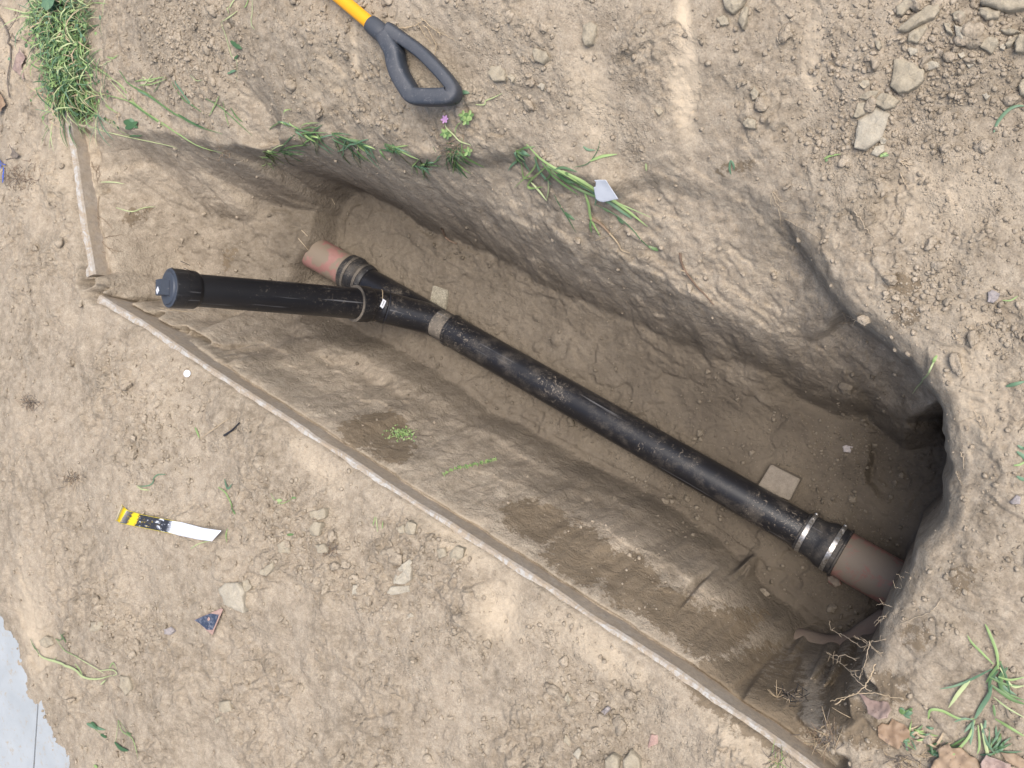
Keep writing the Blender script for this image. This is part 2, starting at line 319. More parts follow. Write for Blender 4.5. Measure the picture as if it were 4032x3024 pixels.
# far (top) wall: toe and rim
line([(775, 412, 'F.01'), (804, 421, 'F.01'), (841, 441, 'F.01'), (888, 471, 'F.02'), (954, 508, 'F.03'), (1040, 540, 'F.05'), (1130, 590, 'F.07'), (1230, 640, 'F.08'), (1350, 690, 'F.08'), (1470, 740, 'F.09'), (1580, 780, 'F.1'), (1680, 810, 'F.1')], 'w')
line([(1000, 440, -.22), (1100, 470, -.22), (1220, 520, -.20), (1340, 560, -.20), (1480, 620, -.22), (1600, 690, -.28), (1720, 740, -.34), (1820, 790, -.40), (1900, 850, -.46), (1960, 910, -.52)], 'w')
line([(150, 262, .01), (215, 268, .01), (300, 282, .0), (400, 300, .0), (470, 315, .0), (550, 322, .01), (620, 300, .01), (665, 290, .0), (768, 307, .0), (838, 324, .0), (889, 342, .0), (948, 338, .0), (1021, 334, .0), (1108, 326, .0), (1158, 350, .0), (1208, 382, .0), (1252, 380, .0), (1305, 398, .0), (1345, 380, -.02), (1442, 378, -.03), (1508, 390, -.04), (1575, 400, -.04), (1650, 425, -.04), (1700, 470, -.05)], 'b')
line([(600, 318, -.05), (665, 312, -.06), (768, 330, -.06), (838, 348, -.06), (948, 362, -.07), (1021, 356, -.07), (1108, 350, -.07), (1208, 405, -.07), (1305, 422, -.08), (1442, 410, -.08), (1575, 440, -.09), (1660, 480, -.09)], 'w')
# left end wall and the block above the clay pipe
pts([(230, 330, -.11), (260, 420, -.15), (270, 520, -.18), (300, 600, -.22), (330, 350, -.14), (360, 440, -.23), (370, 540, -.27), (440, 370, -.17), (460, 470, -.31), (470, 560, -.34), (540, 400, -.26), (560, 480, -.37), (540, 600, -.38), (500, 520, -.345), (400, 600, -.31)], 'b')
lg = [P2(*p) for p in [(704, 425, 'F.11'), (690, 458, 'F.11'), (672, 495, 'F.13'), (658, 535, 'F.145'), (634, 575, 'F.12')]]; addw(lg, 'b', .02)
addw([Vector((p.x-md.x*.02, p.y-md.y*.02, floorh(p.x, p.y))) for p in lg], 'f', .02)

pts([(585, 440, -.385), (650, 372, -.32), (590, 360, -.20)], 'b')
# right-hand lip
LIP = [(1722, 520), (1746, 554), (1772, 597), (1812, 658), (1849, 687), (1896, 721), (1949, 768), (1989, 798), (2009, 821), (2030, 855), (2043, 898), (2051, 955), (2050, 988), (2044, 1048), (2046, 1106), (2033, 1135), (2013, 1155), (1989, 1175), (1983, 1205), (1979, 1222), (1956, 1265), (1936, 1298), (1916, 1332), (1902, 1365), (1899, 1392), (1886, 1406), (1856, 1428)]
lw = [ph(x*D, y*D, -.06) for x, y in LIP]; addw(lw, 'c', .02)
addw(offs(lw, .03, -.02), 'c'); addw(offs(lw, .09, .0), 'b')
toe = offs(lw[3:-2], -.035, 0); toe = [Vector((p.x, p.y, floorh(p.x, p.y))) for p in toe]; addw(offs(lw[:12], -.02, -.16), 'w'); addw(toe[7:], 'f')
addw([Vector((p.x, p.y, -.3)) for p in offs(lw[3:-3], -.022, 0)], 'w')
# spoil bank and ground around
pts([(480, 250, .06), (620, 200, .10), (760, 250, .06), (900, 280, .06), (1050, 270, .06), (1150, 280, .06), (1300, 320, .03), (1450, 320, .02), (700, 60, .20), (900, 150, .14), (900, 0, .22), (500, 120, .12), (400, 30, .13), (300, 150, .03), (250, 60, .02), (230, 200, .01), (1100, 130, .14), (1200, 0, .19), (1300, 180, .11), (1500, 60, .15), (1500, 220, .06), (1700, 150, .08), (1750, 0, .13), (1900, 80, .12), (2100, 80, .12), (1950, 250, .06), (2150, 300, .05), (1700, 330, .02), (1850, 420, .02), (2050, 450, .02), (2200, 500, .02)], 's')
pts([(1800, 520, -.0), (1900, 600, .01), (2000, 680, .01), (2100, 760, .01), (2200, 700, .02), (2150, 900, .01), (2180, 1100, .01), (2120, 1250, .01), (2060, 1350, .0), (2000, 1450, .0), (2200, 1400, .01), (1900, 1500, -.02), (1950, 1600, .0), (2150, 1600, .01), (1850, 1640, .0), (1780, 1620, -.0)], 'b')
# left strip of ground and the bed beyond it
pts([(0, 250, -.02), (60, 200, -.02), (60, 100, -.01), (90, 300, -.01), (0, 400, -.02), (0, 20, -.02), (120, 60, .0), (130, 180, .0), (160, 100, .0), (0, 650, .02), (0, 900, .04), (0, 1100, .04)], 'g')
for p in ((-40, -40), (-40, 40), (40, 40), (40, -40), (-6, -5), (-6, 5), (-6, 0), (3, -4), (3, 4), (3, 0), (0, -4), (-3, -4.5), (-3, 5), (0, 3), (.8, 0), (.8, 1), (.8, -1)):
    ctrl.append((p[0], p[1], 0.0 if p[1] < 1 else .05, *T['g']))
cp = np.array(ctrl)
_, keep = np.unique(np.round(cp[:, :2], 4), axis=0, return_index=True); cp = cp[keep]
cp[:, :2] += rng.uniform(-1e-4, 1e-4, cp[:, :2].shape)
res = geometry.delaunay_2d_cdt([Vector(p) for p in cp[:, :2]], [], [], 0, 1e-6)
tv = np.array([tuple(v) for v in res[0]]); orig = [o[0] for o in res[3]]; tatt = cp[orig][:, 2:]
# grid
xs = [-4.4]
while xs[-1] < .45: xs.append(xs[-1]+.0024+.0010*abs(min(xs[-1], 0)))
ys = [0.0]
while ys[-1] < 2.3: ys.append(ys[-1]+(.0028 if ys[-1] < .8 else .0028+.0035*min(1, (ys[-1]-.8))))
ys = [-y for y in ys[:0:-1]]+ys
xs = np.array([-38, -25, -15, -10, -7.5, -6, -5.2, -4.8]+xs+[.5, .6, .8, 1.2, 2, 4, 8, 15, 25, 38]); ys = np.array([-38, -25, -15, -9, -6, -4, -3, -2.6]+ys+[2.6, 3, 4, 6, 9, 15, 25, 38])
nx, ny = len(xs), len(ys)
X, Y = np.meshgrid(xs, ys, indexing='ij')
def tin(X, Y):
    out = np.zeros(X.shape+(4,)); out[...] = 0
    x0 = X[:, 0]
    for f in res[2]:
        a, b_, c = (tv[i] for i in f[:3]); A3 = tatt[list(f[:3])]
        lo = np.minimum(np.minimum(a, b_), c)-.03; hi = np.maximum(np.maximum(a, b_), c)+.03
        i0, i1 = np.searchsorted(xs, [lo[0], hi[0]]); j0, j1 = np.searchsorted(ys, [lo[1], hi[1]])
        if i0 >= i1 or j0 >= j1: continue
        xx = X[i0:i1, j0:j1]; yy = Y[i0:i1, j0:j1]
        d = (b_[1]-c[1])*(a[0]-c[0])+(c[0]-b_[0])*(a[1]-c[1])
        if abs(d) < 1e-12: continue
        l0 = ((b_[1]-c[1])*(xx-c[0])+(c[0]-b_[0])*(yy-c[1]))/d; l1 = ((c[1]-a[1])*(xx-c[0])+(a[0]-c[0])*(yy-c[1]))/d; l2 = 1-l0-l1
        m_ = (l0 >= -1e-9) & (l1 >= -1e-9) & (l2 >= -1e-9)
        v = l0[..., None]*A3[0]+l1[..., None]*A3[1]+l2[..., None]*A3[2]
        out[i0:i1, j0:j1][m_] = v[m_]
    return out
kd = np.full(X.shape, 9.0)
for ws in (c1w, c2w):
    for a, b_ in zip(ws[:-1], ws[1:]):
        d = np.array(b_.xy-a.xy); L2 = d@d; t = np.clip(((X-a.x)*d[0]+(Y-a.y)*d[1])/L2, 0, 1)
        kd = np.minimum(kd, np.hypot(X-a.x-t*d[0], Y-a.y-t*d[1]))
kmask = sst(kd, .012, .05)
wx = (.011*vn(X/.11, Y/.11, 3)+.0045*vn(X/.04, Y/.04, 4)+.0018*vn(X/.016, Y/.016, 7))*kmask; wy = (.011*vn(X/.11, Y/.11, 5)+.0045*vn(X/.04, Y/.04, 6)+.0018*vn(X/.016, Y/.016, 8))*kmask
att = tin(X+wx, Y+wy)
def blur(a, s):
    r = int(3*s); k = np.exp(-.5*(np.arange(-r, r+1)/s)**2); k /= k.sum()
    for ax in (0, 1):
        p = np.pad(a, [(r, r) if i == ax else (0, 0) for i in (0, 1)], mode='edge')
        a = sum(k[i]*(p[i:i+a.shape[ax], :] if ax == 0 else p[:, i:i+a.shape[ax]]) for i in range(2*r+1))
    return a
h0 = att[..., 0]
hs = blur(h0, 1.6); hl = blur(h0, 9)
gx, gy = np.gradient(hl, xs, ys); slope = np.hypot(gx, gy)
sm = sst(slope, .9, .35)*sst(kd, .04, .12)
H = hs*(1-sm)+hl*sm
tr = sst(fbm(X, Y, .5, 3, 17), -.28, .15)                    # smoother trampled areas between the lumpy ones
gran = blur(att[..., 1], 6)*(.3+.7*tr); lump = blur(att[..., 2], 6)*(.4+.6*tr); wall = blur(att[..., 3], 6)
bil = lambda lam, s, o=3: 1-np.abs(fbm(X, Y, lam, o, s))*2.2
H += kmask*lump*(.028*fbm(X, Y, .30, 4, 11)+.012*fbm(X, Y, .09, 4, 12))
clus = sst(fbm(X, Y, .22, 3, 21), -.15, .35)
H += kmask*lump*clus*(.013*(sst(fbm(X, Y, .05, 3, 31), .02, .22)) + .006*sst(fbm(X, Y, .022, 3, 33), .0, .3))
H += kmask*gran*(.0022*fbm(X, Y, .014, 3, 41)+.0045*clus*sst(fbm(X, Y, .012, 2, 43), .05, .45))
# walls: spade-cut facets, run along the drain direction
ux = X*md.x+Y*md.y; uy = -X*md.y+Y*md.x
st = fbm(ux*.35, uy+.35*H, .05, 4, 51); st2 = fbm(ux*.5, uy, .14, 3, 52)
H += kmask*wall*(.010*st2+.010*(sst(st, -.1, .15)-.5)+.006*fbm(X, Y, .04, 4, 53)+.004*sst(fbm(X, Y, .03, 3, 54), 0, .3))
H += kmask*(1-lump)*(1-wall*.6)*(.011*(sst(fbm(X, Y, .13, 3, 61), -.06, .06)-.5)+.008*fbm(X, Y, .045, 4, 62))
H += kmask*.0012*fbm(X, Y, .010, 3, 71)*(.4+gran)
H += (1-kmask)*(.0015*fbm(X, Y, .012, 3, 72)+.014*fbm(X, Y, .07, 3, 73))
stain = np.zeros(X.shape); pale = np.zeros(X.shape)
def splat(arr, px, py, rx, ry, ang, amt, dh=0.0):          # photo px centre; radii in metres
    global H
    hh = 0.0
    for _ in range(6):
        p = ph(px, py, hh); i = min(max(np.searchsorted(xs, p.x), 0), nx-1); j = min(max(np.searchsorted(ys, p.y), 0), ny-1); hh = H[i, j]*.6+hh*.4
    ca, sa = math.cos(R_(ang)), math.sin(R_(ang)); dx = X-p.x; dy = Y-p.y
    a_ = (dx*ca+dy*sa)/rx; b_ = (-dx*sa+dy*ca)/ry; g = np.exp(-(a_*a_+b_*b_)**1.5)
    np.maximum(arr, amt*g, out=arr)
    if dh: H = H+dh*g
for s_ in [(1470, 1690, .09, .05, -30, 1), (1560, 1780, .07, .035, -25, .8), (2130, 2050, .12, .04, -25, 1), (2300, 2180, .13, .055, -28, 1), (2480, 2290, .12, .05, -35, 1), (2640, 2400, .12, .04, -30, .9), (2800, 2480, .10, .045, -28, .9), (2960, 2580, .10, .05, -25, 1), (3130, 2680, .10, .055, -20, 1), (3320, 2760, .09, .05, 0, .9), (3350, 2860, .12, .05, -10, .8),
           (3600, 2500, .05, .04, 0, .6), (3560, 1250, .04, .035, 0, .6), (3560, 1120, .05, .03, 0, .75), (3500, 2700, .06, .05, 0, .7), (900, 1020, .07, .03, 60, .6), (560, 850, .06, .03, 50, .6), (1290, 1000, .05, .03, 0, .5), (3790, 2290, .05, .04, 30, .6), (2900, 660, .09, .02, 0, .55)]:
    splat(stain, *s_)
for s_ in [(1975, 2420, .075, .10, -8, .7, -.012), (2700, 150, .022, .13, 4, 1, -.006), (2690, 380, .03, .10, 0, .9, -.006), (2330, 420, .05, .12, 0, .5, -.004), (1310, 290, .045, .06, 30, .4, -.010), (1220, 350, .05, .04, 30, .35, -.010), (1400, 230, .012, .09, -20, .7, 0), (3200, 220, .03, .14, -8, .5, 0), (3700, 780, .12, .08, 0, .45, 0), (3850, 1500, .06, .16, 0, .4, 0), (200, 620, .20, .30, 0, .3, 0), (120, 130, .4, .2, 0, .4, 0),
           (2350, 2560, .16, .05, -28, .5, 0), (2900, 2900, .12, .05, -28, .4, 0), (1800, 2120, .15, .04, -33, .55, 0), (1250, 1830, .15, .04, -33, .4, 0), (140, 2480, .10, .22, 10, .6, 0)]:
    splat(pale, *s_[:7], s_[6] if False else 1) if False else splat(pale, *s_[:6], s_[6])
def Hs(x, y):
    x = np.asarray(x, float); y = np.asarray(y, float)
    i = np.clip(np.searchsorted(xs, x)-1, 0, nx-2); j = np.clip(np.searchsorted(ys, y)-1, 0, ny-2)
    fx = (x-xs[i])/(xs[i+1]-xs[i]); fy = (y-ys[j])/(ys[j+1]-ys[j])
    return (H[i, j]*(1-fx)+H[i+1, j]*fx)*(1-fy)+(H[i, j+1]*(1-fx)+H[i+1, j+1]*fx)*fy
ZS = np.linspace(.8, 5.2, 2600)
def hit(px, py, lift=0.0):                                 # where the line of sight meets the soil
    r = ray(px, py); zx = r.x*ZS; zy = r.y*ZS; zz = HC+r.z*ZS
    k = np.argmax(zz <= Hs(zx, zy)); k = k if k else len(ZS)-1
    return Vector((zx[k], zy[k], zz[k]+lift))
def slope_n(x, y, e=.02):
    return Vector((Hs(x-e, y)-Hs(x+e, y), Hs(x, y-e)-Hs(x, y+e), 2*e)).normalized()

V = np.stack([X, Y, H], -1).reshape(-1, 3)
I = np.arange(nx*ny).reshape(nx, ny)
Fq = np.stack([I[:-1, :-1], I[1:, :-1], I[1:, 1:], I[:-1, 1:]], -1).reshape(-1, 4)
def bigmesh(name, V, F):
    k = F.shape[1]; me = bpy.data.meshes.new(name); me.vertices.add(len(V)); me.vertices.foreach_set('co', V.astype(np.float32).ravel())
    me.loops.add(F.size); me.loops.foreach_set('vertex_index', F.astype(np.int32).ravel())
    me.polygons.add(len(F)); me.polygons.foreach_set('loop_start', np.arange(0, F.size, k, dtype=np.int32)); me.polygons.foreach_set('loop_total', np.full(len(F), k, np.int32))
    me.polygons.foreach_set('use_smooth', np.ones(len(F), bool)); me.update(calc_edges=True); return me
me = bigmesh('ground', V, Fq)
ca_ = me.color_attributes.new('soil', 'FLOAT_COLOR', 'POINT')
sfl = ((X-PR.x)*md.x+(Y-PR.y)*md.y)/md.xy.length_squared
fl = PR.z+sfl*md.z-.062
wet_shade = .78+.22*sst(sfl+.25*fbm(X, Y, .3, 2, 83), 1.1, .1)          # pit shade painted into the damp soil colour, heavier towards the right-hand end
sub = np.clip(blur(sst(att[..., 0]-fl+.10*fbm(X, Y, .10, 3, 81), .38, .03)*wet_shade, 3), 0, 1)  # damp subsoil tone with painted pit shade, fading upward from the floor
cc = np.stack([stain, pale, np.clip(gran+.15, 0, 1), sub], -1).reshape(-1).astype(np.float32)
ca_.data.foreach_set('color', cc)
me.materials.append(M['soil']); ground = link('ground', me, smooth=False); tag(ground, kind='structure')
print('GRID', nx, ny, 'floor L/R', PL.z, PR.z)
# ------------------------------------------------------------------ kerbs
def kerb(name, ws, label, wid=.13, dep=.38, seed=1):
    # resample finely, chip the arris
    pts_ = []
    for a, b_ in zip(ws[:-1], ws[1:]):
        k = max(1, int((b_-a).length/.012))
        pts_ += [a.lerp(b_, i/k) for i in range(k)]
    pts_.append(ws[-1]); vs = []; prof = [(0.0, -dep), (0.0, -.05), (-.001, -.010), (-.006, -.002), (-.020, .0), (-.045, -.003), (-wid, -.03), (-wid, -dep)]
    ox = [offs(pts_, d, h) for d, h in prof]
    for i in range(len(pts_)):
        s = i*.012
        nz = mnoise.noise(Vector((s*9, seed, 0)))*.5+mnoise.noise(Vector((s*40, seed, 2)))*.5
        chip = max(0, mnoise.noise(Vector((s*5, seed, 7)))-.15)*.012
        for j in range(len(prof)):
            p = ox[j][i].copy()
            if 1 <= j <= 4:
                t = offs_dir(pts_, i); k = (.002*nz+.003*mnoise.noise(Vector((s*3, seed, 11)))+chip*(1 if j in (2, 3) else .4)); p.x -= t.x*k; p.y -= t.y*k; p.z -= (.0015*abs(nz)+chip*.4) if j >= 2 else 0
            vs.append(p)
    m_ = len(prof); fs = []
    for i in range(len(pts_)-1):
        for j in range(m_):
            a = i*m_+j; b_ = i*m_+(j+1) % m_; fs.append((a, a+m_, b_+m_, b_))
    fs.append(tuple(range(m_))); fs.append(tuple((len(pts_)-1)*m_+j for j in reversed(range(m_))))
    o = mesh(name, vs, fs, M['kerb'], smooth=False)
    tag(o, label, 'kerb'); return o
def offs_dir(ps, i):
    a = ps[max(0, i-1)]; b_ = ps[min(len(ps)-1, i+1)]; t = (b_-a).xy.normalized(); return Vector((-t.y, t.x))
kerb('concrete_kerb', c1w, 'long straight concrete kerb edge with whitish worn arris running along the trench', seed=3)
kerb('concrete_kerb', c2w, 'short grey concrete kerb at the far end of the trench beside the green grass', seed=9)
# pavement corner, lower left
def pv(px, py): return ph(px, py, .006)
v = []
for L in ([(-1200, 1900), (-700, 2300), (40, 2400), (152, 2700), (118, 3200), (60, 3900), (-1200, 3900)], [(157, 2705), (420, 2700), (560, 3300), (560, 3900), (68, 3900), (124, 3200)]):
    v.append([pv(*p) for p in L])
vs, fs = [], []
for k, L in enumerate(v):
    b0 = len(vs); n_ = len(L); vs += L+[p-Vector((0, 0, .09)) for p in L]
    fs.append(tuple(range(b0, b0+n_))); fs += [(b0+i, b0+n_+i, b0+n_+(i+1) % n_, b0+(i+1) % n_) for i in range(n_)]
o = mesh('pavement', vs, fs, M['pave'], smooth=False); bmx = bmesh.new(); bmx.from_mesh(o.data); bmesh.ops.recalc_face_normals(bmx, faces=bmx.faces); bmx.to_mesh(o.data); bmx.free(); tag(o, kind='structure')

# ------------------------------------------------------------------ lathe / sweep helpers
def basis(d, up=Vector((0, 0, 1))):
    d = d.normalized(); x = up.cross(d)
    if x.length < 1e-3: x = Vector((1, 0, 0))
    x.normalize(); return x, d.cross(x), d
def lathe(name, prof, p0, d, mat, parent=None, seg=72, caps=True):
    """prof: [(s, r)] along axis d from p0; the mesh keeps its axis on local Z"""
    vs, fs = [], []
    for s, r in prof: vs += [Vector((r*math.cos(2*math.pi*k/seg), r*math.sin(2*math.pi*k/seg), s)) for k in range(seg)]
    for i in range(len(prof)-1): fs += [(i*seg+k, i*seg+(k+1) % seg, (i+1)*seg+(k+1) % seg, (i+1)*seg+k) for k in range(seg)]
    if caps: fs.append(tuple(reversed(range(seg)))); fs.append(tuple((len(prof)-1)*seg+k for k in range(seg)))
    o = mesh(name, vs, fs, mat, None, True)
    x, y, z = basis(d); Mx = Matrix(((x.x, y.x, z.x), (x.y, y.y, z.y), (x.z, y.z, z.z))).to_4x4(); Mx.translation = p0
    if parent: o.parent = parent; o.matrix_parent_inverse = parent_world(parent).inverted()
    o.matrix_basis = Mx
    md_ = o.modifiers.new('edge', 'EDGE_SPLIT'); md_.split_angle = R_(32)
    return o
def parent_world(p):
    m_ = Matrix.LocRotScale(p.location, p.rotation_euler, p.scale) if p.parent is None else (parent_world(p.parent) @ p.matrix_parent_inverse @ p.matrix_basis)
    return m_
def sweep(name, path, radii, mat, parent=None, seg=12, flatten=None, up=Vector((0, 0, 1)), closed=False):
    """tube along world points; flatten=(a, b) scales the section across/along up; mesh origin at the parent's base"""
    off = parent_world(parent).translation if parent else path[0].copy()
    vs, fs = [], []; n_ = len(path)
    for i, p in enumerate(path):
        a = path[i-1] if (i or closed) else path[i]; b_ = path[(i+1) % n_] if (i < n_-1 or closed) else path[i]
        x, y, z = basis(b_-a, up); r = radii[i] if hasattr(radii, '__len__') else radii
        fa, fb = flatten if flatten else (1, 1)
        for k in range(seg):
            t = 2*math.pi*k/seg; ct, st_ = math.cos(t), math.sin(t)
            if flatten: ct = math.copysign(abs(ct)**.5, ct); st_ = math.copysign(abs(st_)**.5, st_)
            vs.append(p+x*(r*fa*ct)+y*(r*fb*st_)-off)
    for i in range(n_ if closed else n_-1):
        j = (i+1) % n_; fs += [(i*seg+k, i*seg+(k+1) % seg, j*seg+(k+1) % seg, j*seg+k) for k in range(seg)]
    if not closed: fs.append(tuple(reversed(range(seg)))); fs.append(tuple((n_-1)*seg+k for k in range(seg)))
    o = mesh(name, vs, fs, mat, parent, True)
    if not parent: o.location = off
    return o
def bez(ps, n_=8):
    """catmull-rom through points"""
    out = []
    q = [ps[0]*2-ps[1]]+ps+[ps[-1]*2-ps[-2]]
    for i in range(1, len(q)-2):
        a, b_, c, d = q[i-1], q[i], q[i+1], q[i+2]
        for k in range(n_):
            t = k/n_; out.append(.5*((2*b_)+(c-a)*t+(2*a-5*b_+4*c-d)*t*t+(3*b_-a-3*c+d)*t**3))
    out.append(ps[-1]); return out

# ------------------------------------------------------------------ the black plastic drain
u = -md                                                     # towards the right-hand coupling
drain = empty('plastic_drain', PR+Vector((0, 0, -.06)), 'black plastic drain pipe with wye fitting and capped upright cleanout laid along the trench', 'drain pipe')
L0 = (PR-PL).length; RP = .0572
lathe('long_pipe', [(-.03, .050), (-.002, .050), (-.002, .0605), (.004, .0615), (.009, .0605), (.012, RP), (L0*.5, RP), (L0+.02, RP)], PL, u, M['abs'], drain)
# wye: hub, straight barrel, collar
lathe('wye_hub', [(-.075, .0535), (-.066, .0555), (-.060, .0545), (-.045, .0545), (.0, .0545)], PL, u, M['hub'], drain)
wb0 = PL+md*.06
wye = lathe('wye_barrel', [(0, .0555), (.03, .057), (.28, .0575), (.33, .056), (.37, .056)], wb0, md, M['wye'], drain)
# riser / branch: branch leaves the barrel at 45 degrees in the vertical plane, then a small bend to the riser
capP = pz(668, 1134, 2.95)
rd = None
O = PL+md*.075
J = O
best = None
for s_ in np.linspace(.05, .30, 26):
    for l_ in np.linspace(.06, .24, 19):
        O_ = PL+md*s_; rr = (capP-PL).normalized(); rp = (rr-md*rr.dot(md)).normalized(); b_ = (md+rp).normalized(); J_ = O_+b_*l_
        c_ = J_-Vector((0, 0, HC)); zc = -c_.x*sA-c_.z*cA; uu = (c_.x*cA-c_.z*sA)/zc*FS+2016; vv = 1512-c_.y/zc*FS
        e = (uu-1478)**2+(vv-1199)**2
        if best is None or e < best[0]: best = (e, s_, l_, J_, b_, O_)
_, s_, l_, J, bdir, O = best; print('BRANCH', best[0], s_, l_, 'J', J, 'cap', capP)
rdir = (capP-J).normalized(); RL = (capP-J).length; print('RISER', RL, 'lean', math.degrees(rdir.angle(Vector((0, 0, 1)))), 'bend', math.degrees(rdir.angle(bdir)))
br = lathe('wye_branch', [(0, .0565), (l_-.028, .0565)], O, bdir, M['wye'], drain)
lathe('seam_ring', [(0, .0575), (.002, .0590), (.005, .0590), (.007, .0575)], O+bdir*(l_-.040), bdir, M['black'], drain)
eb = [J-bdir*.03, J-bdir*.015, J, J+rdir*.02, J+rdir*.035]
eb = bez([J-bdir*.034, J-bdir*.012, J+rdir*.012, J+rdir*.036], 5)
ox_ = sweep('elbow', eb, .0585, M['abs_clean'], drain, 72, up=Vector((0, 1, 0)))
lathe('mould_line', [(0, .0588), (.001, .0597), (.002, .0597), (.003, .0588)], J-bdir*.008, bdir, M['straw'], drain)
hub = lathe('riser_hub', [(0, .0590), (.010, .0640), (.052, .0645), (.056, .0640), (.0565, .058)], J+rdir*.030, rdir, M['abs_clean'], drain)
lathe('hub_rim', [(0, .0642), (.0008, .0652), (.004, .0652), (.0045, .0580)], J+rdir*.0850, rdir, M['hub'], drain)
lathe('riser_pipe', [(.06, .0552), (RL*.5, .0530), (RL-.05, .0508)], J, rdir, M['abs_clean'], drain)
cb = J+rdir*(RL-.088)
ad = lathe('cleanout_adapter', [(0, .0548), (.012, .0620), (.014, .0628), (.048, .0632), (.049, .0640), (.084, .0645), (.088, .0640), (.090, .0628)], cb, rdir, M['abs_clean'], drain)
for o_ in (ad,): o_.scale = (.95, .95, 1)
for k in range(14):                                          # low ribs round the mouth
    a = 2*math.pi*k/14+.2; x, y, z = basis(rdir); q = x*math.cos(a)+y*math.sin(a)
    if k % 2: continue
    o = sweep('rib', [cb+rdir*.053+q*.0641, cb+rdir*.086+q*.0644], .0012, M['abs_clean'], ad, 6)
cp_ = cb+rdir*.090
plug = lathe('cleanout_plug', [(-.004, .0590), (.001, .0590), (.002, .0570), (.002, .0560), (.0005, .0552), (.0005, .0542), (.004, .0535), (.0065, .0515), (.0072, .048), (.0072, .001)], cp_, rdir, M['cap'], drain)
lathe('rim_face', [(-.002, .0636), (.0005, .0630), (.0010, .0618), (.0006, .0588), (-.003, .0585)], cp_, rdir, M['cap'], drain, caps=False)
for o_ in (plug, bpy.data.objects['rim_face']): o_.scale = (.95, .95, 1)
# square wrench head
x, y, z = basis(rdir); vdir = Vector((0, 1, 0)); vy = (vdir-rdir*vdir.dot(rdir)).normalized(); vx = vy.cross(rdir)
def prism(name, c, ax, ay, az, wx_, wy_, h_, mat, parent, taper=1.0, bev=.0015):
    bm = bmesh.new(); vsx = []
    for k, t_ in ((0, 1.0), (1, taper)):
        for sx_, sy_ in ((-1, -1), (1, -1), (1, 1), (-1, 1)): vsx.append(bm.verts.new(c+ax*(sx_*wx_*t_/2)+ay*(sy_*wy_*t_/2)+az*(h_*k)-parent_world(parent).translation if parent else c+ax*(sx_*wx_*t_/2)+ay*(sy_*wy_*t_/2)+az*(h_*k)))
    for f in ((0, 3, 2, 1), (4, 5, 6, 7), (0, 1, 5, 4), (1, 2, 6, 5), (2, 3, 7, 6), (3, 0, 4, 7)): bm.faces.new([vsx[i] for i in f])
    bmesh.ops.recalc_face_normals(bm, faces=bm.faces)
    if bev: bmesh.ops.bevel(bm, geom=bm.edges[:], offset=bev, segments=2, affect='EDGES')
    me = bpy.data.meshes.new(name); bm.to_mesh(me); bm.free(); return link(name, me, mat, parent, False)
def unrot(o, parent):                                       # mesh is in world axes around the parent's origin: cancel a rotated parent
    pw = parent_world(parent); o.matrix_parent_inverse = pw.inverted(); o.matrix_basis = Matrix.Translation(pw.translation); return o
hd = prism('wrench_square', cp_+rdir*.0065, vx, vy, rdir, .040, .050, .028, M['cap'], plug, .96); unrot(hd, plug)
lb = prism('label_sticker', cp_+rdir*.0348-vy*.010-vx*.001, (vx*.8+vy*.6), (vy*.8-vx*.6), rdir, .018, .017, .0006, M['white'], drain, 1, 0)
lb2 = prism('label_print', cp_+rdir*.0355-vy*.010-vx*.001, (vx*.8+vy*.6), (vy*.8-vx*.6), rdir, .003, .010, .0002, M['faint'], drain, 1, 0)
# sticker on the elbow, facing the camera
def sticker(c, axis, rad, tocam, w_, h_, ang, name, mat, parent, lift=.0006, shift=0.0):
    tc_ = (tocam-axis*tocam.dot(axis)).normalized(); sd = axis.cross(tc_); vs, fs = [], []; nx_, ny_ = 8, 8
    for i in range(nx_+1):
        for j in range(ny_+1):
            a = (i/nx_-.5)*w_; b__ = (j/ny_-.5)*h_; aa = a*math.cos(ang)-b__*math.sin(ang); bb = a*math.sin(ang)+b__*math.cos(ang)
            th = bb/rad+shift; vs.append(c+axis*aa+(tc_*math.cos(th)+sd*math.sin(th))*(rad+lift)-parent_world(parent).translation)
    for i in range(nx_):
        for j in range(ny_): q = i*(ny_+1)+j; fs.append((q, q+1, q+ny_+2, q+ny_+1))
    o = mesh(name, vs, fs, mat, parent, True); return o
sc_c = J+rdir*.012; toc = Vector((0, 0, HC))-sc_c
def textmesh(body, size, font_mat, name, place, parent):
    cu = bpy.data.curves.new('t', 'FONT'); cu.body = body; cu.size = size; cu.align_x = 'CENTER'; cu.align_y = 'CENTER'; cu.resolution_u = 2
    to = bpy.data.objects.new('t', cu); col.objects.link(to); dg = bpy.context.evaluated_depsgraph_get()
    me = bpy.data.meshes.new_from_object(to.evaluated_get(dg)); bpy.data.objects.remove(to)
    me.name = name; po = parent_world(parent).translation if parent else Vector()
    for v_ in me.vertices: v_.co = place(v_.co.x, v_.co.y)-po
    return link(name, me, font_mat, parent, False)
st_shift = .12; st_ang = R_(28)
sticker(sc_c, rdir, .0590, toc, .0150, .0300, st_ang, 'label_sticker', M['white'], drain, .0036, st_shift)
tc_ = (toc-rdir*toc.dot(rdir)).normalized(); sd = rdir.cross(tc_)
def plc(xx, yy):                                            # text runs along the sticker's long side
    a, b__ = yy, -xx; aa = a*math.cos(st_ang)-b__*math.sin(st_ang); bb = a*math.sin(st_ang)+b__*math.cos(st_ang); th = bb/.059+st_shift
    return sc_c+rdir*aa+(tc_*math.cos(th)+sd*math.sin(th))*(.0590+.0042)
textmesh('8I0HIII', .0065, M['ink'], 'label_print', plc, drain)
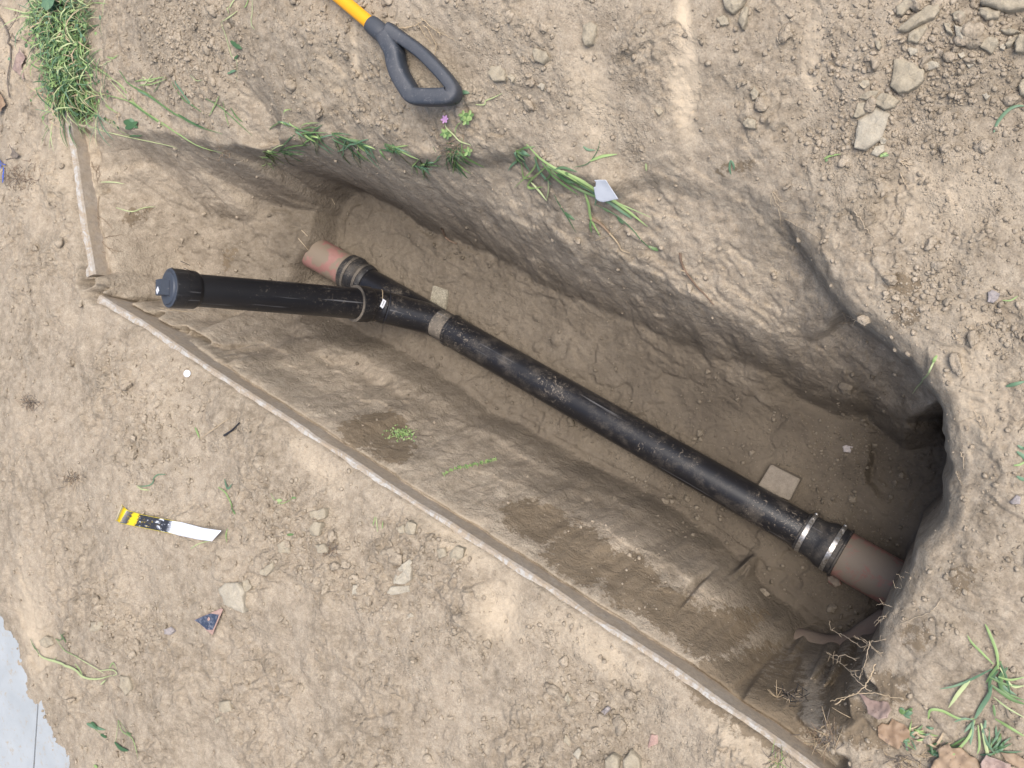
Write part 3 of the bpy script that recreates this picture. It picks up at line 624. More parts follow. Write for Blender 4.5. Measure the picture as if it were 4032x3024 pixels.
# left rubber coupling
lc = wb0+md*.36
lathe('rubber_coupling', [(0, .059), (.006, .063), (.030, .064), (.036, .0615), (.048, .0615), (.058, .069), (.085, .0700), (.104, .0695), (.108, .065)], lc-md*.02, md, M['rubber'], drain)
for ds, rr in ((.024, .0645), (.074, .0712)):
    cl = lathe('hose_clamp', [(0, rr), (.0004, rr+.0012), (.0116, rr+.0012), (.012, rr)], lc-md*.02+md*(ds-.004), md, M['hub'], drain)
# right rubber coupling with two steel clamps
rc = PR-u*.035
lathe('rubber_coupling', [(0, .0575), (.002, .0615), (.045, .0622), (.060, .0640), (.064, .0655), (.078, .0720), (.084, .0735), (.125, .0745), (.128, .0790), (.133, .0790), (.135, .074)], rc, u, M['rubber'], drain)
upn = (Vector((0, 0, 1))-u*u.z).normalized(); sidev = u.cross(upn)
for ds, rr, ang in ((.010, .0620, 62), (.098, .0742, 66)):
    cl = lathe('hose_clamp', [(0, rr), (.0004, rr+.0014), (.0136, rr+.0014), (.014, rr)], rc+u*ds, u, M['steel'], drain)
    cdir = None
    for sg in (1, -1):
        q_ = (upn*math.cos(R_(ang))+sidev*sg*math.sin(R_(ang)))
        if q_.y > 0: cdir = q_
    tng = u.cross(cdir); base = rc+u*(ds+.007)+cdir*(rr+.003)
    hs_ = prism('screw_housing', base-cdir*.001, u, tng, cdir, .013, .016, .007, M['steel'], cl, .9, .001); unrot(hs_, cl)
    sw = sweep('clamp_screw', [base+cdir*.0045-tng*.016, base+cdir*.0045+tng*.010], .0032, M['steel'], cl, 8); unrot(sw, cl)
    hx = sweep('screw_head', [base+cdir*.0045-tng*.016, base+cdir*.0045-tng*.021], .0058, M['steel'], cl, 6); unrot(hx, cl)

# clay pipes
cr = empty('clay_pipe', PR+u*.09+Vector((0, 0, -.07)), 'thick dusty red clay pipe leaving under the right-hand bank of the trench', 'pipe')
lathe('pipe_barrel', [(0, .058), (0, .0705), (.003, .0715), (.25, .0720), (.55, .0725)], rc+u*.105, u, M['clay'], cr)
cl_ = empty('clay_pipe', lc+md*.07+Vector((0, 0, -.06)), 'pinkish clay pipe coming out of the soil at the far end of the trench', 'pipe')
lathe('pipe_barrel', [(0, .052), (0, .0615), (.003, .0625), (.2, .063), (.36, .063)], lc+md*.06, md, M['clay2'], cl_)
# buried curved clay piece, lower right corner
arc = bez([P2(1655, 1320, 'F.035'), P2(1700, 1368, 'F.05'), P2(1740, 1390, 'F.055'), P2(1790, 1400, 'F.055'), P2(1840, 1394, 'F.055'), P2(1882, 1368, 'F.05'), P2(1925, 1335, 'F.04')], 8)
o = sweep('clay_pipe_bend', arc, [.012+.030*math.sin(math.pi*.5*min(1, (i+1)/16)) for i in range(len(arc))], M['claymud'], None, 24); tag(o, 'mud-coated pinkish curved clay pipe bend half buried under the roots', 'pipe')
for v_ in o.data.vertices:
    v_.co += Vector((mnoise.noise(v_.co*14), mnoise.noise(v_.co*14+Vector((5, 0, 0))), mnoise.noise(v_.co*14+Vector((0, 7, 0)))))*.008

# ------------------------------------------------------------------ shovel lying on the spoil bank
gc = hit(1499, 118, .035); gtop = gc
sd0 = hit(1361, 0); sdir_ = (Vector((sd0.x, sd0.y, sd0.z+.045))-gc).normalized()
sh = empty('shovel', gc-Vector((0, 0, .02)), 'yellow shaft shovel with black rubber D grip lying on the spoil bank', 'shovel')
lathe('shaft', [(0, .0185), (1.05, .0190)], gc-sdir_*.01, sdir_, M['yellow'], sh)
def Z7(x, y, dz=0.0):                                      # grip landmarks in the grip's own plane
    px, py = 1280+x/3.568, y/3.568; r = ray(px, py)
    # plane through gc, nearly level
    nrm = Vector((.10, -.12, 1)).normalized(); t = (gc-Vector((0, 0, HC))).dot(nrm)/r.dot(nrm); return Vector((0, 0, HC))+r*t+nrm*dz
g_ = -sdir_
lathe('grip_socket', [(-.012, .0205), (-.010, .0240), (.0, .0255), (.030, .0262), (.050, .025), (.062, .020)], gc-g_*.002, g_, M['handle'], sh)
near = bez([Z7(*q) for q in ((840, 480), (910, 610), (975, 740), (1005, 900), (1060, 1060), (1165, 1240), (1225, 1325), (1300, 1360), (1500, 1368), (1690, 1362), (1780, 1335), (1800, 1260), (1745, 1155), (1600, 985), (1400, 780), (1230, 645), (1090, 550), (975, 480), (890, 430))], 6)
rad = []
for i in range(len(near)):
    t = i/(len(near)-1); rad.append(.0280+(0 if t < .56 else -.0075*min(1, (t-.56)/.08)+.006*max(0, (t-.88)/.12)))
sweep('d_grip', near, rad, M['handle'], sh, 20, flatten=(.85, 1.1), up=Vector((.10, -.12, 1)).normalized())
for k in range(6):                                         # moulded ribs across the grip's outer face
    t = k/5; a = Z7(1400+t*360, 1400-12*t); vs = []
    sweep('grip_rib', [a+Vector((.004, -.006, .015)), a+Vector((.013, -.013, .004)), a+Vector((.012, -.014, -.010))], .0017, M['hub'], sh, 6)
o = lathe('grip_screw', [(0, .0045), (.0015, .0043), (.002, .003)], Z7(805, 545)+Vector((.010, -.012, .0185)), Vector((.3, -.25, 1)), M['white'], sh, 16)

# ------------------------------------------------------------------ slabs of stone, leaves and scraps traced at their real places
def inset_poly(P_, f):
    c = sum(P_, Vector())/len(P_); return [c.lerp(p, f) for p in P_]
def dense(P_, k=3, jit=.0):
    out = []
    for i, p in enumerate(P_):
        q = P_[(i+1) % len(P_)]
        for j in range(k): out.append(p.lerp(q, j/k)+Vector((random.uniform(-jit, jit), random.uniform(-jit, jit), 0)))
    return out
def rock(px, name, label, mat, th=.018, group=None, cat='stone', seed=0, lift=None, nz=.0045):
    c0 = (sum(p[0] for p in px)/len(px), sum(p[1] for p in px)/len(px)); hc = hit(*c0)
    z = hc.z+th*(.55 if lift is None else lift)
    P_ = dense([ph(x_, y_, z) for x_, y_ in px], 4, .0006)
    rings = []; base = hc.z-th*.6
    for f, dz in ((.93, -1), (.99, -.45), (1.0, -.1), (.97, .02), (.90, .10), (.75, .16), (.5, .20), (.25, .22)):
        rings.append([Vector((p.x, p.y, (z+dz*th) if dz > -1 else base)) for p in inset_poly(P_, f)])
    n_ = len(P_); vs = [p for r in rings for p in r]; fs = []
    for i in range(len(rings)-1): fs += [(i*n_+k, i*n_+(k+1) % n_, (i+1)*n_+(k+1) % n_, (i+1)*n_+k) for k in range(n_)]
    cc_ = sum(rings[-1], Vector())/n_; vs.append(cc_); fs += [((len(rings)-1)*n_+k, (len(rings)-1)*n_+(k+1) % n_, len(vs)-1) for k in range(n_)]
    off = Vector((cc_.x, cc_.y, base)); out = []
    for v_ in vs:
        k = Vector((v_.x*38+seed, v_.y*38, v_.z*38)); d_ = nz*(mnoise.noise(k)*1.6+1.0*abs(mnoise.noise(k*1.9+Vector((3, 0, 0))))*1.6-.5+.5*mnoise.noise(k*4)); e_ = nz*.5*Vector((mnoise.noise(k*2.2), mnoise.noise(k*2.2+Vector((0, 5, 0))), 0)); out.append(v_+e_+Vector((0, 0, d_))-off)
    o = mesh(name, out, fs, mat, None, True); o.location = off
    o.data.polygons.foreach_set('use_smooth', [False]*len(o.data.polygons)) if random.random() < .0 else None
    tag(o, label, cat, group); return o
def tf(L, ox, oy, s): return [(ox+x_/s, oy+y_/s) for x_, y_ in L]
K = lambda L: tf(L, 3300, 0, 2.37)
stones = [
 (K([(520, 550), (620, 535), (700, 560), (810, 650), (800, 740), (740, 800), (650, 850), (560, 860), (480, 800), (500, 700)]), 'large flat six-sided tan stone, the biggest on the right-hand spoil', 'stone', .026),
 (K([(190, 1120), (340, 990), (420, 1010), (490, 1060), (450, 1170), (400, 1290), (250, 1395), (150, 1380), (160, 1250)]), 'large pale elongated rough stone just below the six-sided stone', 'pale', .026),
 (K([(345, 910), (430, 860), (500, 880), (572, 930), (520, 1000), (430, 1022), (350, 970)]), 'brown wedge stone wedged between the six-sided stone and the pale elongated stone', 'stone', .02),
 (K([(180, 910), (280, 850), (385, 845), (340, 905), (260, 935)]), 'thin narrow brown stone flake above the small block stone', 'stone', .012),
 (K([(140, 1090), (180, 960), (310, 945), (330, 990), (240, 1062), (170, 1100)]), 'small blocky tan stone touching the upper left of the pale elongated stone', 'stone', .018),
 (K([(550, 275), (700, 140), (850, 40), (930, 30), (945, 90), (900, 160), (780, 210), (620, 285)]), 'long pointed tan stone slanting near the top right corner', 'stone', .024),
 (K([(660, 310), (820, 215), (830, 260), (740, 400), (650, 380)]), 'triangular brown stone under the long pointed stone', 'stone', .016),
 (K([(545, 60), (640, -30), (740, -30), (690, 60), (590, 140), (540, 130)]), 'rounded tan stone cut by the top edge left of the long pointed stone', 'stone', .024),
 (K([(1320, 0), (1400, -60), (1760, -60), (1780, 60), (1600, 105), (1500, 85), (1340, 30)]), 'very large slab stone cut by the top edge at the right corner', 'stone', .04),
 (K([(1310, 70), (1400, 65), (1520, 110), (1500, 160), (1380, 182), (1320, 130)]), 'lumpy tan stone lying just under the large corner slab', 'stone', .022),
 (K([(1062, 120), (1110, 92), (1170, 110), (1180, 150), (1130, 180), (1080, 180)]), 'smooth egg-shaped tan stone left of the lumpy stone', 'stone', .022),
 (K([(1080, 230), (1130, 245), (1190, 262), (1232, 330), (1160, 382), (1105, 330)]), 'angular pale tan stone below the egg-shaped stone', 'pale', .02),
 (K([(985, 210), (1040, 218), (1072, 320), (1010, 300)]), 'narrow upright brown stone left of the angular pale stone', 'stone', .016),
 (K([(1640, 410), (1690, 320), (1790, 310), (1800, 470), (1660, 475)]), 'rounded tan stone cut by the right edge of the picture', 'stone', .03),
 (K([(1500, 290), (1600, 255), (1710, 300), (1590, 325)]), 'flat oval stone above the glassy white pebble', 'stone', .016),
 (K([(1560, 410), (1600, 360), (1670, 315), (1690, 340), (1620, 420), (1580, 440)]), 'slim diagonal stone beside the glassy white pebble', 'stone', .014),
 (K([(1320, 370), (1400, 345), (1480, 350), (1505, 400), (1430, 490), (1330, 440)]), 'crumbly brown stone left of the glassy white pebble', 'stone', .02),
 (K([(1505, 420), (1540, 402), (1562, 430), (1545, 462), (1512, 455)]), 'small glassy white pebble in the right-hand spoil', 'pale', .014),
 (K([(635, 455), (690, 440), (752, 445), (740, 490), (680, 516)]), 'whitish pebble above the six-sided stone', 'pale', .014),
 (K([(785, 600), (860, 565), (950, 575), (945, 625), (840, 652)]), 'pointed cream stone touching the right shoulder of the six-sided stone', 'pale', .014),
 (K([(780, 530), (850, 505), (890, 530), (850, 560), (790, 560)]), 'flat brown stone between the whitish pebble and the pointed cream stone', 'stone', .01),
 (K([(345, 380), (395, 375), (408, 430), (385, 465), (360, 455)]), 'small upright rectangular stone in the spoil left of the long pointed stone', 'stone', .014),
 (K([(195, 790), (230, 745), (295, 745), (290, 790), (230, 828)]), 'oval pebble above the thin narrow flake', 'stone', .014),
 (K([(1340, 880), (1385, 868), (1412, 895), (1380, 936)]), 'lone pale cube-shaped pebble on bare soil at the right', 'pale', .012),
 (K([(380, 1290), (420, 1275), (455, 1310), (440, 1345), (400, 1345)]), 'pale pebble at the lower right tip of the elongated stone', 'pale', .011),
 (K([(315, 1440), (345, 1365), (425, 1345), (432, 1410), (370, 1462)]), 'pale flat stone beside the little green sprout', 'pale', .012),
 (K([(1118, 505), (1165, 480), (1190, 510), (1150, 545)]), 'cream angular pebble in the pebble field at the right', 'pale', .011),
 (K([(1190, 595), (1240, 578), (1268, 600), (1230, 630)]), 'cream flat pebble below the angular pebble', 'pale', .009),
 (K([(1200, 780), (1250, 742), (1280, 760), (1215, 802)]), 'slanting pointed pebble above the lone cube pebble', 'stone', .009),
 (K([(1680, 800), (1710, 740), (1770, 710), (1790, 900), (1700, 880)]), 'big half-buried stone cut by the right edge halfway down the spoil', 'stone', .024),
 (tf([(1410, 505), (1450, 465), (1540, 460), (1572, 520), (1565, 580), (1578, 660), (1520, 640), (1445, 600)], 0, 2014, 1.643), 'rough pitted light stone beside the dark triangular shard', 'pale', .026),
 (tf([(1560, 450), (1600, 440), (1630, 490), (1600, 520), (1565, 500)], 0, 2014, 1.643), 'round brown stone right of the pitted light stone', 'stone', .016),
 (tf([(770, 1065), (830, 1075), (850, 1150), (810, 1195), (775, 1130)], 0, 2014, 1.643), 'upright oval stone at the end of the pale green stalk', 'stone', .022),
 (tf([(250, 835), (290, 805), (335, 820), (340, 860), (300, 880), (262, 868)], 0, 2014, 1.643), 'round ball-like stone near the pavement corner', 'stone', .022),
 (tf([(580, 715), (655, 712), (660, 750), (620, 782), (582, 775)], 0, 2014, 1.643), 'dark squarish stone in the gravel patch between strip and stalk', 'stone', .018),
 (tf([(1055, 760), (1100, 750), (1125, 775), (1100, 800), (1060, 795)], 0, 2014, 1.643), 'greenish grey stone below the dark triangular shard', 'grey', .014),
 (tf([(1415, 1230), (1480, 1225), (1497, 1290), (1450, 1305), (1415, 1290)], 0, 2014, 1.643), 'largest rounded stone of the lower left pebble group', 'stone', .018),
 (tf([(1380, 1350), (1430, 1320), (1445, 1345), (1400, 1375)], 0, 2014, 1.643), 'small oval stone under the lower left pebble group', 'stone', .012),
 (tf([(345, 0), (440, -20), (445, 40), (400, 60), (350, 40)], 1010, 2014, 1.643), 'wide grey-brown stone left of centre below the kerb', 'stone', .02),
 (tf([(340, 110), (370, 65), (415, 75), (400, 160), (350, 160)], 1010, 2014, 1.643), 'upright tan stone in the stone cluster below the kerb', 'stone', .02),
 (tf([(955, 100), (985, 60), (1028, 85), (1020, 150), (970, 152)], 1010, 2014, 1.643), 'angular tan stone nearest the kerb in the lower middle', 'stone', .018),
 (tf([(910, 110), (950, 85), (965, 140), (930, 145)], 1010, 2014, 1.643), 'smaller tan stone leaning on the angular stone', 'stone', .015),
 (tf([(1240, 270), (1290, 225), (1335, 240), (1335, 295), (1280, 330), (1245, 320)], 1010, 2014, 1.643), 'large rounded clod just below the kerb left of the bare patch', 'stone', .022),
 (tf([(1160, 245), (1210, 235), (1230, 290), (1185, 305)], 1010, 2014, 1.643), 'rounded clod left of the large rounded clod', 'stone', .018),
 (tf([(20, 380), (100, 328), (105, 370), (60, 420), (20, 405)], 1010, 2014, 1.643), 'flat dusty stone right of the yellow and black strip', 'stone', .018),
 (tf([(130, 220), (175, 190), (215, 230), (210, 270), (140, 270)], 1010, 2014, 1.643), 'squat dusty stone between the strip and the stone cluster', 'stone', .018),
 (tf([(380, 215), (440, 210), (455, 265), (395, 270)], 1010, 2014, 1.643), 'pitted stone just under the stone cluster', 'stone', .018),
 (tf([(620, 475), (650, 470), (655, 530), (620, 540)], 1010, 2014, 1.643), 'pale oval pebble left of the crushed white lime lump', 'pale', .014),
 (tf([(845, 530), (870, 485), (990, 480), (985, 520), (870, 545)], 1010, 2014, 1.643), 'whitish flat stone under the crushed white lime lump', 'pale', .014),
 (tf([(970, 670), (1000, 655), (1015, 680), (985, 692)], 1010, 2014, 1.643), 'pale round pebble in the gravel below the lime lump', 'pale', .010),
 (tf([(595, 1600), (640, 1565), (685, 1600), (680, 1680), (600, 1690)], 2020, 2014, 1.643), 'smooth grey-tan boulder cut by the bottom edge', 'stone', .03),
 (tf([(715, 1600), (760, 1545), (810, 1600), (820, 1690), (710, 1690)], 2020, 2014, 1.643), 'pointed boulder cut by the bottom edge right of the smooth one', 'stone', .03),
 (tf([(388, 1570), (420, 1530), (442, 1550), (425, 1605)], 2020, 2014, 1.643), 'whitish quartz stone near the bottom edge', 'pale', .014),
 (tf([(320, 1500), (340, 1440), (372, 1490), (365, 1520)], 2020, 2014, 1.643), 'thin triangular stone above the whitish quartz stone', 'stone', .012),
 (tf([(565, 1300), (610, 1260), (632, 1275), (590, 1330)], 2020, 2014, 1.643), 'long narrow grey stone above the bottom pebbles', 'grey', .014),
 (tf([(325, 1210), (350, 1175), (378, 1220), (360, 1260)], 2020, 2014, 1.643), 'rough brown clod in the gravel right of the bare patch', 'stone', .016),
 (tf([(1415, 230), (1440, 215), (1492, 235), (1480, 275), (1450, 300), (1410, 290)], 3030, 1010, 1.643), 'purplish grey stone in the right bank above the trench lip', 'grey', .018),
 (tf([(1552, 1590), (1600, 1545), (1625, 1560), (1620, 1600), (1570, 1605)], 3030, 1010, 1.643), 'grey pebble stone at the right edge halfway down', 'grey', .016),
 (tf([(470, 1230), (500, 1218), (540, 1232), (520, 1268), (478, 1262)], 3030, 1010, 1.643), 'grey stone on the dark trench floor', 'grey', .012),
 (tf([(990, 1300), (1040, 1290), (1100, 1320), (1150, 1390), (1080, 1415), (1000, 1370)], 2900, 1800, 2.765), 'dark reddish stone under the right-hand rubber coupling', 'clay', .02),
 (tf([(735, 560), (770, 520), (810, 540), (800, 600), (760, 620)], 2020, 2014, 1.643) if False else tf([(160, 560), (180, 530), (205, 545), (190, 585)], 2020, 0, 1.643), 'pale pebble in the upper middle spoil left of the bare patch', 'pale', .012),
 (tf([(455, 160), (500, 140), (540, 160), (530, 220), (500, 280), (460, 290), (445, 230)], 2020, 0, 1.643), 'tall lumpy clod in the upper middle spoil', 'stone', .022),
 (tf([(125, 330), (160, 312), (215, 335), (230, 370), (190, 410), (135, 390)], 2020, 0, 1.643), 'large crumbly clod right of the shovel grip', 'stone', .02),
 (tf([(1535, 600), (1560, 562), (1590, 590), (1580, 635), (1545, 640)], 2020, 0, 1.643), 'upright oval stone left of the pale elongated stone', 'stone', .016),
 (tf([(1350, -20), (1510, -20), (1480, 30), (1420, 85), (1370, 60)], 2020, 0, 1.643), 'large angular tan rock cut by the top edge right of centre', 'stone', .03),
 (tf([(1315, 120), (1350, 92), (1390, 110), (1395, 150), (1340, 165)], 2020, 0, 1.643), 'rounded rock just below the large angular rock', 'stone', .022),
 (tf([(1455, 130), (1490, 30), (1525, 45), (1510, 140), (1480, 185)], 2020, 0, 1.643), 'long upright rock right of the rounded rock', 'stone', .02),
 (tf([(1485, 790), (1520, 760), (1570, 775), (1565, 830), (1500, 825)], 2020, 0, 1.643), 'pitted stone left of the pale elongated stone tip', 'stone', .016),
 (tf([(910, 705), (945, 695), (970, 720), (940, 745)], 2020, 0, 1.643), 'round pebble left of the bare dusty streak', 'stone', .012),
 (tf([(1490, 470), (1520, 425), (1580, 420), (1608, 460), (1600, 520), (1530, 525)], 1010, 0, 1.643), 'crumbly clod right of the shovel grip end', 'stone', .018),
 (tf([(1615, 490), (1640, 470), (1670, 500), (1650, 535)], 1010, 0, 1.643), 'round clod beside the crumbly clod right of the grip', 'stone', .014),
]
for i, (px, lab, mt, th) in enumerate(stones):
    o = rock(px, 'stone', lab, M[mt], th, seed=i*3.1)
rock(tf([(870, 1530), (892, 1442), (940, 1448), (932, 1505)], 2020, 2014, 1.643), 'stone', 'pinkish stone fragment below the kerb at the bottom', M['pink'], .008, seed=77)
rock(tf([(890, 400), (930, 355), (985, 310), (1005, 325), (995, 440), (960, 470), (880, 470)], 1010, 2014, 1.643), 'lime_lump', 'crushed white and grey lime lump in the gravel', M['pale'], .014, cat='lump', seed=80, nz=.006)
# block beside the pipe and speckled tile piece
def slab(px, name, label, mat, dz, th, cat):
    hc = hit(*[sum(p[k] for p in px)/4 for k in (0, 1)]); z = hc.z+dz; P_ = [ph(x_, y_, z) for x_, y_ in px]
    bm = bmesh.new(); a = [bm.verts.new(p) for p in P_]; b_ = [bm.verts.new(p-Vector((0, 0, th))) for p in P_]
    bm.faces.new(a); bm.faces.new(b_[::-1])
    for i in range(4): bm.faces.new((a[i], b_[i], b_[(i+1) % 4], a[(i+1) % 4]))
    bmesh.ops.recalc_face_normals(bm, faces=bm.faces); bmesh.ops.bevel(bm, geom=bm.edges[:], offset=.0025, segments=2, affect='EDGES')
    bmesh.ops.subdivide_edges(bm, edges=bm.edges[:], cuts=2, use_grid_fill=True)
    for v_ in bm.verts: v_.co += Vector((mnoise.noise(v_.co*60), mnoise.noise(v_.co*60+Vector((9, 0, 0))), mnoise.noise(v_.co*60+Vector((0, 9, 0)))))*.0012
    off = P_[0]-Vector((0, 0, th))
    for v_ in bm.verts: v_.co -= off
    me = bpy.data.meshes.new(name); bm.to_mesh(me); bm.free(); o = link(name, me, mat, None, False); o.location = off; return tag(o, label, cat)
slab(tf([(375, 80), (690, 240), (575, 475), (220, 330)], 2900, 1800, 2.765), 'paving_block', 'dusty rectangular paving block beside the right end of the black pipe', M['block'], .035, .07, 'block')
slab([(1703, 1122), (1763, 1142), (1752, 1222), (1690, 1196)], 'stone_tile', 'small speckled square stone tile beside the wye fitting', M['tile'], .012, .03, 'tile')
# thin sheets that follow the soil
def sheet(px, name, label, mat, cat, curl=.004, lift=.004, th=.0006, seed=0, group=None, holes=(), z0=None, amp=40):
    poly = [Vector(p) for p in px]; mnx = min(p.x for p in poly); mxx = max(p.x for p in poly); mny = min(p.y for p in poly); mxy = max(p.y for p in poly)
    c = Vector(((mnx+mxx)/2, (mny+mxy)/2)); hc = hit(*c); nrm = slope_n(hc.x, hc.y, .03)
    def wp(x_, y_):
        r = ray(x_, y_); t = (hc+nrm*lift-Vector((0, 0, HC))).dot(nrm)/r.dot(nrm); p = Vector((0, 0, HC))+r*t
        k = Vector((p.x*amp+seed, p.y*amp, seed)); return p+nrm*(curl*(mnoise.noise(k)+.6)+curl*.4*mnoise.noise(k*2.3))
    P_ = []
    for i, p in enumerate(poly):
        q = poly[(i+1) % len(poly)]; k = max(1, int((q-p).length/7))
        for j in range(k): P_.append(p.lerp(q, j/k))
    grid = []; st_ = max(4.0, (mxx-mnx)/26)
    x_ = mnx+st_/2
    def inside(pt, pl):
        r = False
        for i in range(len(pl)):
            a, b_ = pl[i], pl[i-1]
            if (a.y > pt.y) != (b_.y > pt.y) and pt.x < (b_.x-a.x)*(pt.y-a.y)/(b_.y-a.y)+a.x: r = not r
        return r
    while x_ < mxx:
        y_ = mny+st_/2
        while y_ < mxy:
            q = Vector((x_, y_))
            if inside(q, poly) and min((q-p).length for p in P_) > st_*.5: grid.append(q)
            y_ += st_
        x_ += st_
    n_ = len(P_); allp = P_+grid
    r_ = geometry.delaunay_2d_cdt(allp, [(i, (i+1) % n_) for i in range(n_)], [], 1, 1e-5)
    fs = [tuple(f) for f in r_[2]]; pp = [Vector(v_) for v_ in r_[0]]
    fs = [f for f in fs if inside(sum((pp[i] for i in f), Vector((0, 0)))/len(f), poly)]
    vs = [wp(v_.x, v_.y) for v_ in pp]; off = hc.copy()
    o = mesh(name, vs, fs, mat, None, True, off); o.location = off
    sm_ = o.modifiers.new('thick', 'SOLIDIFY'); sm_.thickness = th; sm_.offset = 0
    tag(o, label, cat, group); o['_n'] = 0; del o['_n']; return o, wp
W = lambda L: tf(L, 3300, 2600, 3.02)
sheet(W([(470, 780), (520, 740), (600, 765), (640, 690), (720, 730), (790, 760), (855, 830), (850, 910), (780, 950), (720, 1050), (600, 1000), (480, 910)]), 'dead_leaf', 'reddish brown dead leaf with cracked hole at the lower right', M['leaf'], 'leaf', .007, .008, seed=1)
sheet(W([(230, 370), (300, 480), (350, 560), (360, 640), (500, 725), (600, 700), (640, 600), (600, 500), (400, 480)]), 'dead_leaf', 'greyish purple folded dead leaf just above the reddish leaf', M['leaf2'], 'leaf', .008, .008, seed=2)
sheet(W([(1080, 1330), (1140, 1190), (1200, 1150), (1190, 1050), (1310, 980), (1350, 1040), (1460, 1030), (1560, 1130), (1640, 1160), (1700, 1240), (1720, 1360), (1090, 1380)]), 'dead_leaf', 'large spotted orange dead leaf cut by the bottom edge', M['leaf3'], 'leaf', .009, .010, seed=3)
sheet(W([(1690, 1210), (1760, 1110), (1880, 1150), (2050, 1220), (2090, 1380), (1730, 1380)]), 'dead_leaf', 'curled grey-brown dead leaf right of the spotted orange leaf', M['leaf2'], 'leaf', .012, .012, seed=4)
sheet(W([(1930, 1090), (2100, 1105), (2260, 1190), (2260, 1330), (2080, 1240), (1990, 1180)]), 'dead_leaf', 'tan dead leaf in the bottom right corner', M['leaf3'], 'leaf', .009, .010, seed=5)
Q = lambda L: tf(L, 0, 0, 2.073)
sheet(Q([(175, 385), (212, 470), (190, 560), (205, 650), (150, 600), (105, 560), (150, 450)]), 'dead_leaf', 'pinkish brown dead leaf near the left edge beside the long twig', M['leaf2'], 'leaf', .010, .012, seed=6)
sheet(Q([(-10, 735), (25, 780), (55, 850), (20, 910), (-15, 945)]), 'dead_leaf', 'dark red-brown dead leaf cut by the left edge', M['leaf'], 'leaf', .012, .012, seed=7)
sheet(Q([(92, 1180), (112, 1230), (172, 1270), (125, 1295), (105, 1280)]), 'plastic_scrap', 'crumpled grey plastic scrap near the left edge', M['greydry'], 'scrap', .01, .008, seed=8)
sheet(tf([(480, 310), (1030, 280), (1080, 330), (1250, 620), (1620, 1180), (1200, 1260), (950, 1310), (700, 1250), (570, 1150), (460, 640), (560, 600), (560, 380)], 2300, 680, 11.85), 'paper_scrap', 'torn white paper label with faint print caught in grass at the trench rim', M['paper'], 'paper', .006, .022, seed=9, amp=12)
pap = bpy.data.objects['paper_scrap']
# dark shard
o, wp = sheet(tf([(220, 690), (500, 560), (780, 450), (1140, 290), (1190, 330), (1010, 740), (830, 1190), (640, 1040), (430, 820)], 740, 2360, 8.508), 'painted_shard', 'dark blue triangular shard with pinkish broken edge on the lower left soil', M['pink'], 'shard', .002, .010, .003, seed=10)
q = tf([(250, 690), (500, 570), (770, 465), (1060, 500), (1020, 640), (860, 1010), (660, 1010), (430, 800)], 740, 2360, 8.508)
m_, n_, b_ = newmat('shard_paint'); P = geopos(n_)
c = mix(n_, ramp(n_, noise(n_, P, 130, 5, .7), [(.48, 0), (.66, 1)]), (.035, .05, .085), (.20, .21, .25)); n_.links.new(c, b_.inputs['Base Color']); b_.inputs['Roughness'].default_value = .5
vs = [wp(*p) for p in q]; nn = slope_n(vs[0].x, vs[0].y, .03); vs = [v_+nn*.0028 for v_ in vs]; c0 = sum(vs, Vector())/len(vs)
pt = mesh('painted_face', [v_-o.location for v_ in vs]+[c0-o.location], [(i, (i+1) % len(vs), len(vs)) for i in range(len(vs))], m_, o)
# bent yellow, black and white strip
Z = lambda L: tf(L, 460, 1960, 5.027)
topE = Z([(182, 125), (300, 240), (600, 330), (950, 410), (1300, 480), (1700, 590), (2070, 650)]); botE = Z([(55, 430), (150, 490), (500, 570), (850, 650), (1250, 740), (1600, 820), (1880, 860)])
sc0 = hit(640, 2060); n0 = slope_n(sc0.x, sc0.y, .06)
def onp(p, d_):
    r = ray(*p); t = (sc0+n0*d_-Vector((0, 0, HC))).dot(n0)/r.dot(n0); return Vector((0, 0, HC))+r*t
vs, fs, uv = [], [], []; NS, NV = 48, 8
def lerpl(L, t):
    f = t*(len(L)-1); i = min(int(f), len(L)-2); f -= i; return Vector(L[i]).lerp(Vector(L[i+1]), f)
for i in range(NS+1):
    t = i/NS; a = lerpl(topE, t); b_ = lerpl(botE, t); d_ = .008+.035*max(0, .22-t)/.22*max(0, .22-t)/.22+.004*math.sin(t*7)
    for j in range(NV+1):
        s_ = j/NV; vs.append(onp(tuple(a.lerp(b_, s_)), d_+.003*math.sin(s_*3.1))); uv.append((t, s_))
ups = []                                                    # keep the strip above the soil
for i in range(NS+1): ups.append(max(0, max(float(Hs(p.x, p.y))+.003-p.z for p in vs[i*(NV+1):(i+1)*(NV+1)])))
ups = [max(ups[max(0, i-7):i+8]) for i in range(NS+1)]; ups = [sum(ups[max(0, i-7):i+8])/len(ups[max(0, i-7):i+8]) for i in range(NS+1)]
for i in range(NS+1):
    for p in vs[i*(NV+1):(i+1)*(NV+1)]: p.z += ups[i]
lv = [vs[i*(NV+1)].z for i in range(NS+1)]
for i in range(NS):
    for j in range(NV): q = i*(NV+1)+j; fs.append((q, q+1, q+NV+2, q+NV+1))
m_, n_, b_ = newmat('strip_print'); uvn = N(n_, 'ShaderNodeUVMap', uv_map='uv'); sp = N(n_, 'ShaderNodeSeparateXYZ'); n_.links.new(uvn.outputs[0], sp.inputs[0])
mp = N(n_, 'ShaderNodeMapping'); mp.inputs['Scale'].default_value = (7, 1.3, 1); n_.links.new(uvn.outputs[0], mp.inputs[0]); nzz = noise(n_, mp.outputs[0], 1.6, 6, .75, .4); nz2 = noise(n_, mp.outputs[0], 6, 5, .8, .2)
uu = math_(n_, 'ADD', sp.outputs[0], math_(n_, 'MULTIPLY', math_(n_, 'SUBTRACT', nz2, .5), .10))
